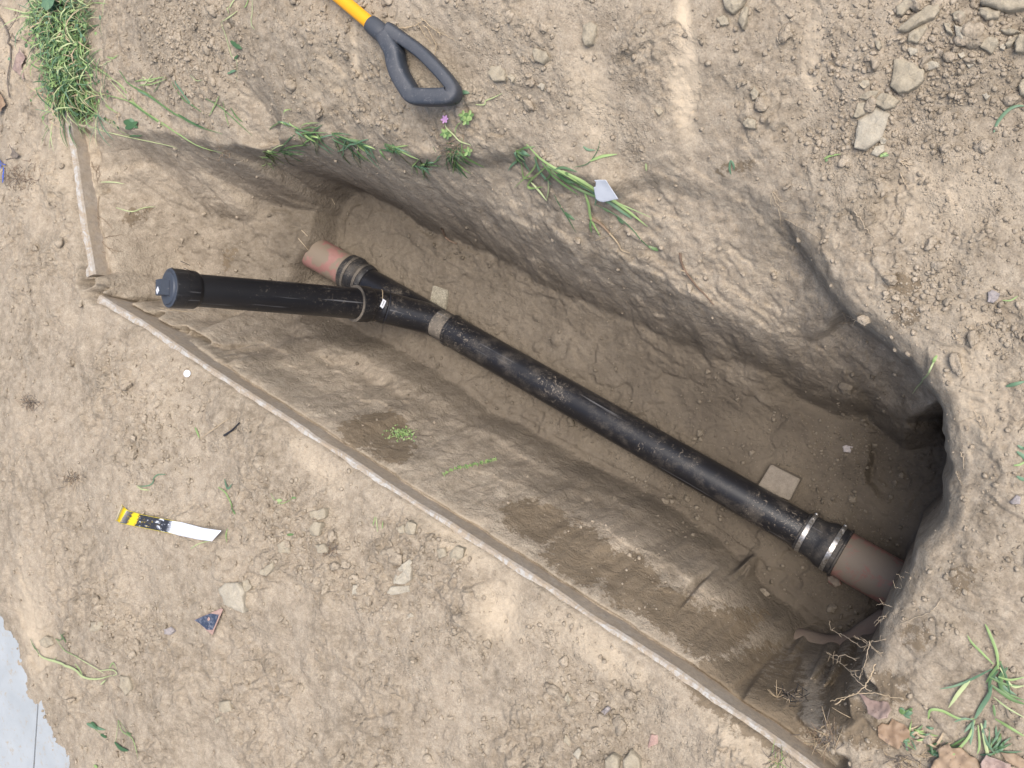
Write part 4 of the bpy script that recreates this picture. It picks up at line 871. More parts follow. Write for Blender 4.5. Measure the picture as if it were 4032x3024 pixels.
Yl = (.80, .58, .02); Bk = (.03, .032, .04); Wh = (.74, .78, .86); Gy = (.22, .22, .24)
c = ramp(n_, uu, [(0, (.55, .5, .35)), (.035, (.55, .5, .35)), (.05, Yl), (.13, Yl), (.15, Gy), (.22, Bk), (.235, Yl), (.285, Yl), (.30, Bk), (.56, Bk), (.60, Wh)])
n_.nodes[-1].color_ramp.interpolation = 'LINEAR'
blot = math_(n_, 'MULTIPLY', ramp(n_, nzz, [(.57, 0), (.59, 1)]), ramp(n_, uu, [(.30, 0), (.32, 1)]))
c = mix(n_, blot, c, Wh)
c = mix(n_, math_(n_, 'MULTIPLY', ramp(n_, nz2, [(.60, 0), (.64, 1)]), ramp(n_, uu, [(.44, 1), (.58, 0)])), c, Yl)
ed = math_(n_, 'ABSOLUTE', math_(n_, 'SUBTRACT', sp.outputs[1], .5)); c = mix(n_, math_(n_, 'MULTIPLY', ramp(n_, ed, [(.46, 0), (.475, 1)]), ramp(n_, uu, [(.6, 1), (.66, 0)])), c, (.75, .6, .05))
c = mix(n_, math_(n_, 'MULTIPLY', ramp(n_, nz2, [(.56, 0), (.7, .5)]), ramp(n_, sp.outputs[0], [(.8, 0), (.9, 1)])), c, (.3, .31, .34))
n_.links.new(c, b_.inputs['Base Color']); b_.inputs['Roughness'].default_value = .35
off = sc0.copy(); o = mesh('printed_strip', vs, fs, m_, None, True, off); o.location = off
ul = o.data.uv_layers.new(name='uv')
for lp in o.data.loops: ul.data[lp.index].uv = uv[lp.vertex_index]
sm_ = o.modifiers.new('thick', 'SOLIDIFY'); sm_.thickness = .0012; sm_.offset = 0
tag(o, 'bent yellow, black and white printed strip lying on the lower left soil', 'strip')
a0 = Vector(Z([(1340, 640)])[0]); ax_ = Vector(Z([(1440, 655)])[0])-a0
def strip_text(bx, by, body, size, nm):
    kk = ups[int(.64*NS)]*n0.z+.0045; p0 = onp(Z([(bx, by)])[0], .008+kk); p1 = onp(Z([(bx+100, by+22)])[0], .008+kk); ex = (p1-p0).normalized(); ey = n0.cross(ex)
    textmesh(body, size, M['ink'], nm, lambda x_, y_: p0+ex*x_+ey*y_, o)
stp = o
strip_text(1370, 632, 'F', .0085, 'printed_letter'); strip_text(1460, 640, 'T', .0060, 'printed_letter')
# white oval disc
dc = hit(742, 1471, .006); dn = (slope_n(dc.x, dc.y)+Vector((.15, 0, 0))).normalized()
o = lathe('plastic_disc', [(0, .0118), (.0008, .0125), (.0016, .0118)], dc, dn, M['white'], None, 32); tag(o, 'small white plastic disc on the soil beside the long kerb', 'disc')
# ------------------------------------------------------------------ clods and gravel
def clod_mesh(name, sub, seed, flat_=.75, nz=.28):
    bm = bmesh.new(); bmesh.ops.create_icosphere(bm, subdivisions=sub, radius=1.0)
    for v_ in bm.verts:
        k = v_.co*1.1+Vector((seed*7.3, seed*1.7, 0)); r = 1+nz*mnoise.noise(k)*1.6+.5*nz*mnoise.noise(k*2.6)
        v_.co = Vector((v_.co.x*r, v_.co.y*r*(.7+.25*math.sin(seed*5)), v_.co.z*r*flat_))
    vs = np.array([tuple(v_.co) for v_ in bm.verts]); fs = np.array([[v_.index for v_ in f.verts] for f in bm.faces]); me = bpy.data.meshes.new(name); bm.to_mesh(me); bm.free()
    me.polygons.foreach_set('use_smooth', [True]*len(me.polygons)); me.materials.append(M['clod']); return me, vs, fs
big = [clod_mesh('soil_clod', 3, i+1, nz=.40)[0] for i in range(12)]
bigd = []
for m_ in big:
    c_ = m_.copy(); c_.materials[0] = M['clod_damp_shade']; bigd.append(c_)
small = [clod_mesh('crumb', 1, i+31, nz=.30)[1:] for i in range(8)]
def bandpx(P_):                                             # world -> photo pixel
    c = P_-np.array([0, 0, HC]); z = -c[:, 0]*sA-c[:, 2]*cA
    return (c[:, 0]*cA-c[:, 2]*sA)/z*FS+2016, 1512-c[:, 1]/z*FS, z
def distk(x, y):
    d = np.full(x.shape, 9.)
    for ws in (c1w, c2w):
        for a, b_ in zip(ws[:-1], ws[1:]):
            e = np.array(b_.xy-a.xy); t = np.clip(((x-a.x)*e[0]+(y-a.y)*e[1])/(e@e), 0, 1); d = np.minimum(d, np.hypot(x-a.x-t*e[0], y-a.y-t*e[1]))
    return d
def pipe_d(x, y):
    s = np.clip(((x-PR.x)*md.x+(y-PR.y)*md.y)/md.xy.length_squared, -.5, 2.3); return np.hypot(x-PR.x-s*md.x, y-PR.y-s*md.y)
# clusters: photo px, radius m, weight
CL = [(3850, 150, .16, 5), (3600, 250, .2, 3.5), (3300, 330, .18, 2), (3700, 620, .10, 2), (3350, 560, .08, 3), (720, 120, .22, 9), (820, 260, .12, 8), (620, 60, .15, 6), (600, 1750, .2, 3), (430, 1500, .12, 4), (560, 1620, .1, 4), (1180, 2080, .14, 6), (1360, 2200, .12, 4), (1550, 2390, .14, 4), (1720, 2150, .09, 4), (1840, 2230, .05, 5), (1830, 2500, .08, 4), (1080, 2050, .1, 5), (490, 2470, .1, 5), (620, 2460, .1, 4), (880, 2750, .08, 4), (2400, 2880, .12, 5), (2250, 2750, .14, 3.5), (2480, 2460, .09, 3), (2180, 2480, .08, 3), (1540, 2960, .06, 8), (1900, 2900, .05, 6), (3560, 1230, .05, 6), (3900, 1300, .09, 6), (3680, 1100, .07, 5), (3250, 1900, .2, 2), (3350, 1750, .1, 3), (3300, 2050, .1, 2.5), (2100, 1850, .06, 5), (2680, 2040, .1, 3), (2500, 1900, .1, 3), (2700, 2060, .1, 4), (3900, 950, .05, 2), (2200, 420, .12, 2), (2050, 380, .1, 2), (1900, 80, .1, 3), (1500, 520, .1, 2), (1200, 100, .25, 2.2), (1450, 330, .2, 1.8), (3400, 2480, .08, 1.5), (3450, 1500, .12, 2.2)]
CW = []
for px, py, r, wt in CL:
    p = hit(px, py); CW.append((p.x, p.y, r, wt))
def density(x, y):
    h = Hs(x, y); d = .55+.5*fbm(x, y, .25, 3, 91)+.8*np.clip(fbm(x, y, .07, 2, 93), 0, 1)
    for cx, cy, r, wt in CW: d = d+wt*np.exp(-((x-cx)**2+(y-cy)**2)/(r*r)*1.4)
    pl_ = pale_at(x, y); d = np.clip(d, .05, None)*(1-.85*np.clip(pl_*1.4, 0, 1))
    d = np.where((h < -.12), d*.9, d); sl = np.hypot((Hs(x+.02, y)-Hs(x-.02, y)), (Hs(x, y+.02)-Hs(x, y-.02)))/.04
    d = d*np.where(sl > .9, .32, 1.0)*np.where(distk(x, y) < .03, 0, 1)*np.where(pipe_d(x, y) < .06, 0, 1)
    return d
def pale_at(x, y):
    i = np.clip(np.searchsorted(xs, x), 0, nx-1); j = np.clip(np.searchsorted(ys, y), 0, ny-1); return pale[i, j]
def sample(n_, seed):
    g = np.random.default_rng(seed); out = []; tot = 0
    while tot < n_:
        x = g.uniform(-4.0, .15, 40000); y = g.uniform(-1.9, 1.9, 40000); h = Hs(x, y)
        px, py, z = bandpx(np.stack([x, y, h], -1)); ok = (px > -60) & (px < 4090) & (py > -60) & (py < 3090)
        d = density(x, y)*np.where(z > 2.4, .5, 1.0); ok &= g.uniform(0, 9, 40000) < d
        ok &= ~((px < 210) & (py > 2380) & (px < 20+(py-2380)*.3))
        out.append(np.stack([x[ok], y[ok], h[ok]], -1)); tot += ok.sum()
    return np.concatenate(out)[:n_]
def rotm(g, n_):
    q = g.normal(size=(n_, 4)); q /= np.linalg.norm(q, axis=1)[:, None]; w_, x, y, z = q.T
    return np.stack([1-2*(y*y+z*z), 2*(x*y-z*w_), 2*(x*z+y*w_), 2*(x*y+z*w_), 1-2*(x*x+z*z), 2*(y*z-x*w_), 2*(x*z-y*w_), 2*(y*z+x*w_), 1-2*(x*x+y*y)], -1).reshape(-1, 3, 3)
g = np.random.default_rng(5); NP_ = 27000
pos = sample(NP_, 11); rad_ = .0016*(1-g.uniform(0, 1, NP_)*.988)**-.55; rad_ = np.clip(rad_, .0015, .0092)
rm = rotm(g, NP_); var = g.integers(0, len(small), NP_); Vs, Fs, b0 = [], [], 0
for k, (vs, fs) in enumerate(small):
    s_ = np.where(var == k)[0]; v = np.einsum('nij,vj->nvi', rm[s_], vs)*rad_[s_][:, None, None]; v[..., 2] *= .8
    v = v+pos[s_][:, None, :]+np.array([0, 0, 1])*rad_[s_][:, None, None]*.25
    Vs.append(v.reshape(-1, 3)); Fs.append((fs[None]+(np.arange(len(s_))*len(vs))[:, None, None]+b0).reshape(-1, 3)); b0 += len(s_)*len(vs)
VV = np.concatenate(Vs); FF = np.concatenate(Fs); me = bigmesh('gravel', VV, FF); me.materials.append(M['clod']); me.materials.append(M['clod_damp_shade'])
fz = VV[FF[:, 0]]; me.polygons.foreach_set('material_index', (fz[:, 2] < -.38).astype(np.int32)); o = link('gravel', me, smooth=False); tag(o, kind='stuff', label='fine soil crumbs and grit scattered over the soil', cat='gravel')  # deep crumbs take the damp tint with pit shade painted in
# single clods
pos = sample(290, 23); px, py, z = bandpx(pos)
for i in range(len(pos)):
    r = float(np.clip(.0078*(1-random.random()*.93)**-.42, .0075, .022)); m_ = big[i % 12]
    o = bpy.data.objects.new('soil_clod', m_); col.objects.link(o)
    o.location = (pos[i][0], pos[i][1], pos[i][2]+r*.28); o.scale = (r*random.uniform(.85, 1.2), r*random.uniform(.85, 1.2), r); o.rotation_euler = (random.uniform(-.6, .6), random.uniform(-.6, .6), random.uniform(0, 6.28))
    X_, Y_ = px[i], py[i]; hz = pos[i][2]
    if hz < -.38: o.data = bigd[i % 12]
    if hz < -.13: a, b_ = 'rounded tan soil clod lying inside the open trench', 'soil clods inside the trench'
    elif X_ > 3150 and Y_ > 700: a, b_ = 'rounded tan soil clod on the bank right of the trench', 'soil clods on the right bank'
    elif Y_ < 1512-(X_-2016)*-.25 and Y_ < 900 and X_ > 450: a, b_ = 'rounded tan soil clod on the spoil bank beyond the trench', 'soil clods on the spoil bank'
    elif X_ <= 450 and Y_ < 1100: a, b_ = 'rounded tan soil clod on the ground left of the short kerb', 'soil clods left of the short kerb'
    else: a, b_ = 'rounded tan soil clod on the ground outside the long kerb', 'soil clods outside the long kerb'
    tag(o, a, 'clod', b_)

# ------------------------------------------------------------------ plants, roots and twigs
class Bld:
    def __init__(s): s.v = []; s.f = []; s.m = []; s.mats = []
    def mi(s, m_):
        if m_ not in s.mats: s.mats.append(m_)
        return s.mats.index(m_)
    def blade(s, ps, w_, m_, tip=.15, side=None, fold=.25, twist=0):
        k = s.mi(m_); n_ = len(ps); b0 = len(s.v)
        for i, p in enumerate(ps):
            t = (ps[min(n_-1, i+1)]-ps[max(0, i-1)]).normalized(); toc_ = (Vector((0, 0, 1)) if side is None else side)
            x = t.cross(toc_)
            if x.length < .1: x = t.cross(Vector((1, 0, 0)))
            x.normalize(); up_ = x.cross(t); f = i/(n_-1); ww = w_*(min(1, .45+f*2) if f < .5 else max(tip, 1-((f-.5)/.5)**2*(1-tip)))/2
            a_ = twist*f; x = x*math.cos(a_)+up_*math.sin(a_)
            s.v += [p-x*ww, p+up_*(ww*fold), p+x*ww]
        for i in range(n_-1):
            a = b0+i*3; s.f += [(a, a+1, a+4, a+3), (a+1, a+2, a+5, a+4)]; s.m += [k, k]
    def tube(s, ps, r0, r1, m_, seg=5):
        k = s.mi(m_); n_ = len(ps); b0 = len(s.v)
        for i, p in enumerate(ps):
            x, y, z = basis(ps[min(n_-1, i+1)]-ps[max(0, i-1)]); r = r0+(r1-r0)*i/(n_-1)
            s.v += [p+x*(r*math.cos(2*math.pi*j/seg))+y*(r*math.sin(2*math.pi*j/seg)) for j in range(seg)]
        for i in range(n_-1):
            for j in range(seg): a = b0+i*seg+j; c = b0+i*seg+(j+1) % seg; s.f.append((a, c, c+seg, a+seg)); s.m.append(k)
    def leaf(s, c, d, w_, l_, m_, nrm=Vector((0, 0, 1)), lob=0):
        k = s.mi(m_); x = d.cross(nrm); x = x.normalized() if x.length > 1e-4 else Vector((1, 0, 0)); b0 = len(s.v); nn = 10
        s.v.append(c+d*l_*.4+nrm*.1*w_)
        for i in range(nn):
            a = 2*math.pi*i/nn; rr = 1+lob*math.cos(a*3); s.v.append(c+d*(l_*.5*(1-math.cos(a)*rr))+x*(w_*.5*math.sin(a)*rr)-nrm*(.15*w_*abs(math.sin(a))))
        for i in range(nn): s.f.append((b0, b0+1+i, b0+1+(i+1) % nn)); s.m.append(k)
    def done(s, name, label, cat, group=None, kind=None, parent=None):
        off = Vector(s.v[0]); me = bpy.data.meshes.new(name); me.from_pydata([tuple(Vector(v_)-off) for v_ in s.v], [], s.f)
        for m_ in s.mats: me.materials.append(m_)
        me.polygons.foreach_set('material_index', s.m); me.update(); o = link(name, me); o.location = off
        return tag(o, label, cat, group, kind)
def track(pl, lift=.004, n_=6, arch=0.0):
    """polyline of photo pixels laid on the soil; entries (px, py) or (px, py, height)"""
    ws = [hit(p[0], p[1], lift) if len(p) == 2 else ph(*p) for p in pl]; out = bez(ws, n_)
    L = len(out)
    for i, p in enumerate(out):
        p.z = max(p.z, float(Hs(p.x, p.y))+lift*.6) if len(pl[0]) == 2 else p.z
        p.z += arch*math.sin(math.pi*i/(L-1))
    return out
S1 = lambda L, ox, oy, s=1.643: tf(L, ox, oy, s)
g0, g1, g2, g3, g4 = M['grass_mid'], M['grass_light'], M['grass_pale'], M['grass_deep'], M['grass_blue']
# dense weeds, top left
B = Bld(); rr = random.Random(3)
def gp():
    y = rr.uniform(-60, 470); t = y/470
    x0 = 150+50*max(0, t)+(30 if y > 250 else 0); x1 = 345+60*max(0, t)-(25 if 180 < y < 330 else 0); return rr.gauss((x0+x1)/2, (x1-x0)*.27), y
for i in range(1250):
    x_, y_ = gp(); p = hit(x_, y_); a = rr.uniform(0, 6.28); L_ = rr.uniform(.05, .17); hh = rr.uniform(.010, .06)
    d = Vector((math.cos(a), math.sin(a), 0)); mt = rr.choice([g0, g0, g1, g3, g4, g1, g2, g2, M['straw']])
    q = [p+d*(L_*k/5)+Vector((0, 0, hh*math.sin(math.pi*min(1, (k/5)*.8)) if rr.random() < 2 else 0)) for k in range(6)]
    B.blade(q, rr.uniform(.002, .006), mt, .1, None, .3, rr.uniform(-.6, .6))
for i in range(900):
    x_, y_ = gp(); p = hit(x_, y_, rr.uniform(.01, .06)); a = rr.uniform(0, 6.28); B.leaf(p, Vector((math.cos(a), math.sin(a), rr.uniform(-.3, .4))).normalized(), rr.uniform(.006, .017), rr.uniform(.008, .020), rr.choice([g0, g0, g3, g4, g1]), Vector((rr.uniform(-.4, .4), rr.uniform(-.4, .4), 1)).normalized(), rr.choice([0, .2]))
B.done('grass', 'dense patch of bright green grass and weeds at the top left', 'grass', kind='stuff')
B = Bld(); p = hit(255, 25, .07)
for k in range(7): a = 2*math.pi*k/7; B.leaf(p, Vector((math.cos(a), math.sin(a), .1)).normalized(), .034, .04, g4, Vector((0, 0, 1)))
B.tube([p, hit(250, 30)], .0012, .0015, g1); B.done('broad_leaf_weed', 'broad rounded green leaf standing over the grass at the top left', 'weed')
# trailing stalks on the far slope, left part
def stalks(name, label, items, cat='grass blades', lift=.006, group=None):
    B = Bld()
    for it in items:
        pl, w_, m_ = it[:3]; w_ *= .8; B.blade(track(pl, lift, 5), w_, m_, .12, None, .3)
        if name == 'weed_leaf' and it is not items[0]: B.tube(track([items[0][0][0], pl[0]], .002, 6), .0008, .0008, g1, 4)
    return B.done(name, label, cat, group)
r1 = lambda L: S1(L, 0, 0)
stalks('grass_stalk', 'long pale stem crossing from the weeds down the end wall', [(r1([(520, 745), (620, 830), (840, 890), (1080, 940), (1160, 965)]), .0035, g2)], 'grass stalk')
stalks('grass_stalk', 'bundle of long green stalks trailing down the end wall slope', [(r1([(620, 600), (850, 660), (950, 730), (1060, 800), (1180, 880), (1300, 950), (1450, 995)]), .006, g1), (r1([(640, 440), (760, 530), (860, 640), (960, 740), (1080, 830)]), .005, g1), (r1([(820, 640), (900, 700), (1000, 770), (1070, 820)]), .007, g0), (r1([(690, 490), (810, 620), (900, 690)]), .004, g2)], 'grass stalk')
stalks('grass_stalk', 'pair of broad dark green blades lying across the upper left slope', [(r1([(780, 460), (850, 550), (960, 610), (1080, 700), (1180, 760), (1290, 820), (1450, 870)]), .008, g0), (r1([(1160, 740), (1260, 800), (1330, 830)]), .007, g3), (r1([(900, 590), (980, 630), (1060, 690)]), .008, g4)], 'grass stalk')
stalks('grass_stalk', 'dusty green blades leaning off the spoil edge at the upper left', [(r1([(1130, 510), (1180, 590), (1230, 660), (1270, 700)]), .008, g4), (r1([(1120, 530), (1190, 640), (1260, 690), (1330, 740)]), .005, g0)], 'grass stalk')
stalks('grass_stalk', 'short bright blades at the crumbly spoil tongue', [(r1([(1425, 625), (1390, 700), (1360, 755)]), .007, g1), (r1([(1340, 640), (1440, 700), (1540, 790), (1640, 880)]), .005, g0), (r1([(1500, 700), (1540, 760), (1580, 795)]), .006, g0), (r1([(1450, 660), (1470, 760), (1490, 820)]), .004, g1)], 'grass stalk')
stalks('grass_stalk', 'small leaning tuft of yellow-green grass below the grey gravel', [(r1([(880, 530), (960, 520), (1080, 500)]), .006, g1), (r1([(900, 560), (1000, 545), (1090, 510)]), .005, g1), (r1([(940, 590), (960, 530), (1000, 480)]), .005, g2), (r1([(930, 500), (980, 530), (1040, 500)]), .006, g2), (r1([(1000, 600), (1030, 560), (1060, 490)]), .004, g0)], 'grass tuft')
stalks('grass_stalk', 'thin crossed pale stems on the gravel slope at the upper left', [(r1([(630, 440), (800, 560), (815, 620)]), .003, g2), (r1([(700, 370), (740, 380), (775, 355)]), .006, g1), (r1([(635, 440), (720, 400), (740, 385)]), .003, g2), (r1([(1240, 490), (1280, 525), (1320, 520)]), .003, g2)], 'grass stalk')
stalks('grass_stalk', 'leafy green sprig standing in the spoil near the top left', [(r1([(1440, 150), (1470, 240), (1510, 370), (1540, 400), (1540, 540)]), .003, g2), (r1([(1500, 270), (1540, 300), (1575, 320)]), .018, g3), (r1([(1480, 480), (1510, 465), (1535, 460)]), .012, g4), (r1([(1515, 385), (1540, 370), (1550, 360)]), .010, g3)], 'weed')
stalks('grass_stalk', 'bent pale green stems cut by the top edge left of the shovel', [(r1([(1540, -20), (1500, 40), (1485, 95)]), .006, g2), (r1([(1545, 75), (1490, 115), (1435, 150)]), .005, g2), (r1([(1640, -20), (1640, 80), (1635, 160), (1660, 200)]), .003, g2), (r1([(1615, 0), (1600, 40), (1585, 55)]), .005, g1)], 'grass stalk')
# ragged fringe of grass under the spoil edge
rim = S1([(150, 735), (330, 840), (500, 850), (640, 890), (740, 930), (850, 940), (930, 960)], 1010, 0)
def tuft(c, name, label, n_, L_, spread, w_, mats, ang=-30, cat='grass tuft', group=None, seed=0, arch=.02):
    rr = random.Random(seed); B = Bld()
    for i in range(n_):
        x_ = c[0]+rr.uniform(-spread, spread); y_ = c[1]+rr.uniform(-spread*.5, spread*.5); a = R_(ang+rr.gauss(0, 35)); l_ = L_*rr.uniform(.5, 1.2)
        pl = [(x_+l_*t*math.cos(a)+l_*t*t*.3*math.sin(i*1.7), y_-l_*t*math.sin(a)) for t in (0, .35, .7, 1)]
        B.blade(track(pl, .004, 3, arch*rr.uniform(0, 1)), w_*rr.uniform(.6, 1.2), rr.choice(mats), .1, None, .3, rr.uniform(-.5, .5))
    return B.done(name, label, cat, group)
FR = [((1125, 470), 7, 60, 'few narrow blades where the grass fringe starts'), ((1170, 520), 12, 90, 'dark green blades hanging below the spoil left of the grip'), ((1240, 540), 12, 90, 'grass blades drooping from the fringe directly left of the grip'), ((1340, 540), 14, 100, 'blue-green blades in the fringe below the shovel grip'), ((1420, 565), 14, 90, 'star-shaped tuft of pale green blades below the grip end'), ((1530, 575), 14, 80, 'short dense tuft of the fringe right below the grip end'), ((1660, 640), 18, 70, 'feathery light green weed on the rim left of the clover flower'), ((1770, 610), 20, 90, 'tangled dark roots and blades under the clover flower')]
for k, (c, n_, L_, lab) in enumerate(FR): tuft(c, 'grass_tuft', lab, n_, L_, 34, .006, [g0, g1, g4, g3], -50, seed=40+k)
tuft((1060, 600), 'grass_tuft', 'drooping light green seed heads at the left of the rim', 16, 70, 20, .005, [g2, g1, g0], -50, seed=61)
tuft((1120, 600), 'grass_tuft', 'dark green blades flattened on the wall beside the seed heads', 10, 90, 18, .005, [g3, g0], -30, seed=62)
tuft((2040, 600), 'grass_tuft', 'small blue-green tuft just left of the big grass clump', 10, 80, 20, .008, [g4, g0], -60, seed=63)
# clover with pink flower
r2 = lambda L: S1(L, 1010, 0)
B = Bld()
B.blade(track(r2([(1400, 945), (1330, 920), (1290, 880), (1240, 830), (1235, 800)]), .012, 5), .0035, g2, .6)
B.blade(track(r2([(1300, 880), (1310, 830), (1350, 790)]), .015, 5), .003, g1, .6)
B.blade(track(r2([(1340, 900), (1345, 1020), (1390, 1110)]), .01, 5), .004, g1, .5)
for cx, cy in ((1360, 760), (1400, 760), (1380, 790), (1240, 870), (1260, 880), (1390, 990)):
    p = hit(*r2([(cx, cy)])[0], .02)
    for k in range(5): a = 2*math.pi*k/5+cx; B.leaf(p, Vector((math.cos(a), math.sin(a), .1)).normalized(), .010, .016, [g1, g0][k % 2])
cl = B.done('clover_weed', 'leafy weed with divided leaves and a small pink flower at the trench rim', 'weed')
M['petal'] = flat('pink_petal', (.62, .35, .62), .5); B = Bld(); p = hit(*r2([(1248, 785)])[0], .025)
for k in range(6): a = 2*math.pi*k/6; B.leaf(p, Vector((math.cos(a), math.sin(a), .15)).normalized(), .007, .013, M['petal'])
fl = B.done('flower', None, None); fl.parent = cl; fl.location = fl.location-cl.location
# big clump hanging over the rim by the paper
r3 = lambda L: S1(L, 2020, 0)
stalks('grass_clump', 'large clump of long bright grass hanging over the rim around the white paper', [
 (r3([(100, 940), (200, 1040), (330, 1120), (520, 1230), (650, 1300), (900, 1410)]), .008, g1), (r3([(230, 1080), (380, 1150), (560, 1240)]), .010, g0), (r3([(260, 1110), (420, 1220), (620, 1310), (790, 1410)]), .009, g0), (r3([(330, 1110), (480, 1190), (700, 1330), (880, 1470)]), .011, g1), (r3([(160, 1000), (150, 1090), (20, 1220)]), .008, g1), (r3([(65, 1050), (75, 1130), (90, 1160), (150, 1150)]), .006, g1),
 (r3([(220, 1090), (120, 1180), (120, 1220), (205, 1215)]), .011, g1), (r3([(125, 1180), (180, 1240), (230, 1305)]), .007, g2), (r3([(240, 1170), (240, 1240), (225, 1305)]), .007, g2), (r3([(470, 1240), (500, 1330), (515, 1420), (575, 1535)]), .010, g1), (r3([(515, 1420), (510, 1470), (520, 1510)]), .009, g0), (r3([(60, 1040), (20, 1060), (-20, 1110)]), .010, g4), (r3([(300, 1130), (360, 1170), (420, 1190)]), .014, g3), (r3([(350, 1120), (400, 1160), (470, 1230)]), .014, g0),
 (r3([(560, 1260), (700, 1360), (780, 1420)]), .012, g4), (r3([(420, 1190), (540, 1260), (540, 1340)]), .008, g4), (r3([(150, 1020), (190, 1120), (260, 1200)]), .009, g4), (r3([(200, 1060), (300, 1170), (440, 1270)]), .008, g0), (r3([(240, 1090), (250, 1140), (210, 1180)]), .011, g0), (r3([(280, 1100), (340, 1090), (430, 1120)]), .009, g3)], 'grass clump', .012)
stalks('grass_stalk', 'thin dark stem with one leaf hanging down the wall left of the paper', [(r3([(270, 1260), (320, 1350), (370, 1430), (415, 1510)]), .004, g3), (r3([(340, 1375), (370, 1400), (405, 1425)]), .012, g3)], 'grass stalk')
stalks('grass_stalk', 'long dark wiry stem with small leaves reaching down the far wall', [(r3([(530, 1320), (680, 1400), (780, 1490), (860, 1580), (890, 1600)]), .004, g3), (r3([(590, 1350), (640, 1375)]), .010, g0), (r3([(880, 1595), (920, 1610), (945, 1625)]), .013, g0), (r3([(680, 1410), (720, 1450)]), .010, g3)], 'grass stalk')
stalks('grass_stalk', 'forked green sprig above the white paper on the spoil', [(r3([(400, 1085), (490, 1060), (550, 980), (570, 900)]), .003, g3), (r3([(460, 950), (490, 970), (540, 975)]), .008, g4), (r3([(505, 1045), (580, 1015), (680, 1000)]), .010, g1)], 'grass stalk')
stalks('grass_stalk', 'single short pale blade standing at the rim right of the paper', [(r3([(865, 1060), (867, 1110)]), .008, g2)], 'grass stalk')
stalks('grass_stalk', 'small grey-green tuft at the right end of the far rim', [(r3([(1410, 1040), (1405, 1090), (1415, 1135)]), .007, g4), (r3([(1415, 1040), (1430, 1070), (1435, 1105)]), .007, g4)], 'grass tuft')
stalks('grass_stalk', 'tiny bright green sprout beside the pale flat stone', [(K([(395, 1470), (430, 1445), (465, 1430)]), .008, g1), (K([(395, 1450), (440, 1455), (480, 1450)]), .008, g0)], 'sprout')
stalks('grass_stalk', 'tiny green shoot left of the pale elongated stone tip', [(S1([(355, 1030), (400, 1010), (465, 1000)], 3030, 0), .006, g1), (S1([(365, 1035), (380, 1045)], 3030, 0), .010, g0)], 'sprout')
stalks('grass_stalk', 'curved dusty green blade at the right edge', [(S1([(1452, 860), (1480, 790), (1540, 720), (1600, 690), (1660, 690)], 3030, 0), .009, g4)], 'grass stalk')
stalks('grass_stalk', 'broken green stem hanging over the right trench lip', [(S1([(1085, 645), (1060, 690), (1020, 770), (970, 830), (925, 890)], 3030, 1010), .005, g2), (S1([(1085, 640), (1068, 670), (1055, 700)], 3030, 1010), .009, g1)], 'grass stalk')
stalks('grass_stalk', 'dusty green blade at the right edge level with the trench lip', [(S1([(1530, 840), (1590, 825), (1660, 805)], 3030, 1010), .010, g4)], 'grass stalk')
stalks('grass_stalk', 'small fern-like green weed at the right edge', [(S1([(1600, 1260), (1640, 1290), (1670, 1330)], 3030, 1010), .010, g4), (S1([(1605, 1220), (1640, 1240), (1680, 1240)], 3030, 1010), .008, g4), (S1([(1580, 1350), (1620, 1345), (1660, 1320)], 3030, 1010), .006, g1), (S1([(1600, 1420), (1640, 1440), (1680, 1440)], 3030, 1010), .010, g4)], 'weed')
stalks('grass_stalk', 'thin green stem with pale end in the right bank gravel', [(S1([(1505, 285), (1560, 285), (1610, 255)], 3030, 1010), .004, g1)], 'grass stalk')
# lower right grass
r4 = lambda L: S1(L, 3030, 2014)
stalks('grass_clump', 'sprawling grass clump with long green blades at the lower right', [
 (r4([(1480, 1010), (1470, 900), (1420, 770), (1395, 720)]), .008, g1), (r4([(1450, 980), (1380, 910), (1310, 840), (1280, 790)]), .006, g1), (r4([(1440, 1010), (1300, 1080), (1200, 1120), (1100, 1140)]), .007, g4), (r4([(1300, 1080), (1230, 1160), (1160, 1260)]), .011, g2), (r4([(1480, 1060), (1560, 1080), (1660, 1060)]), .006, g1), (r4([(1490, 1000), (1570, 1120), (1660, 1115)]), .006, g2), (r4([(1430, 1110), (1560, 1200), (1660, 1240)]), .010, g0), (r4([(1450, 1190), (1540, 1260), (1660, 1330)]), .005, g2),
 (r4([(1500, 960), (1440, 1040), (1400, 1100)]), .008, g0), (r4([(1510, 1050), (1500, 1120), (1540, 1170), (1660, 1215)]), .009, g0), (r4([(1480, 1020), (1430, 1080), (1420, 1170)]), .008, g3), (r4([(1540, 1000), (1490, 1070), (1500, 1170)]), .010, g3), (r4([(1460, 1060), (1520, 1130), (1600, 1180)]), .010, g4), (r4([(1420, 1060), (1530, 1110), (1640, 1120)]), .007, g0), (r4([(1490, 960), (1530, 1060), (1560, 1180)]), .007, g3)], 'grass clump', .012)
stalks('grass_clump', 'drooping green grass clump above the big orange leaf', [
 (r4([(1030, 1330), (1045, 1275), (1120, 1280), (1230, 1330), (1330, 1330)]), .008, g1), (r4([(1330, 1330), (1370, 1260), (1420, 1180), (1440, 1110)]), .012, g4), (r4([(1330, 1340), (1290, 1450), (1190, 1560), (1090, 1659)]), .007, g1), (r4([(1350, 1370), (1360, 1500), (1345, 1560)]), .006, g1), (r4([(1370, 1360), (1400, 1500), (1420, 1600), (1430, 1659)]), .009, g2), (r4([(1460, 1330), (1560, 1390), (1660, 1450)]), .008, g1), (r4([(1450, 1240), (1460, 1320)]), .007, g0), (r4([(1330, 1340), (1260, 1420)]), .008, g4), (r4([(1400, 1340), (1390, 1450), (1460, 1560)]), .010, g4), (r4([(1200, 1350), (1260, 1330), (1330, 1340)]), .006, g4), (r4([(1320, 1350), (1310, 1430), (1300, 1500)]), .009, g4)], 'grass clump', .012)
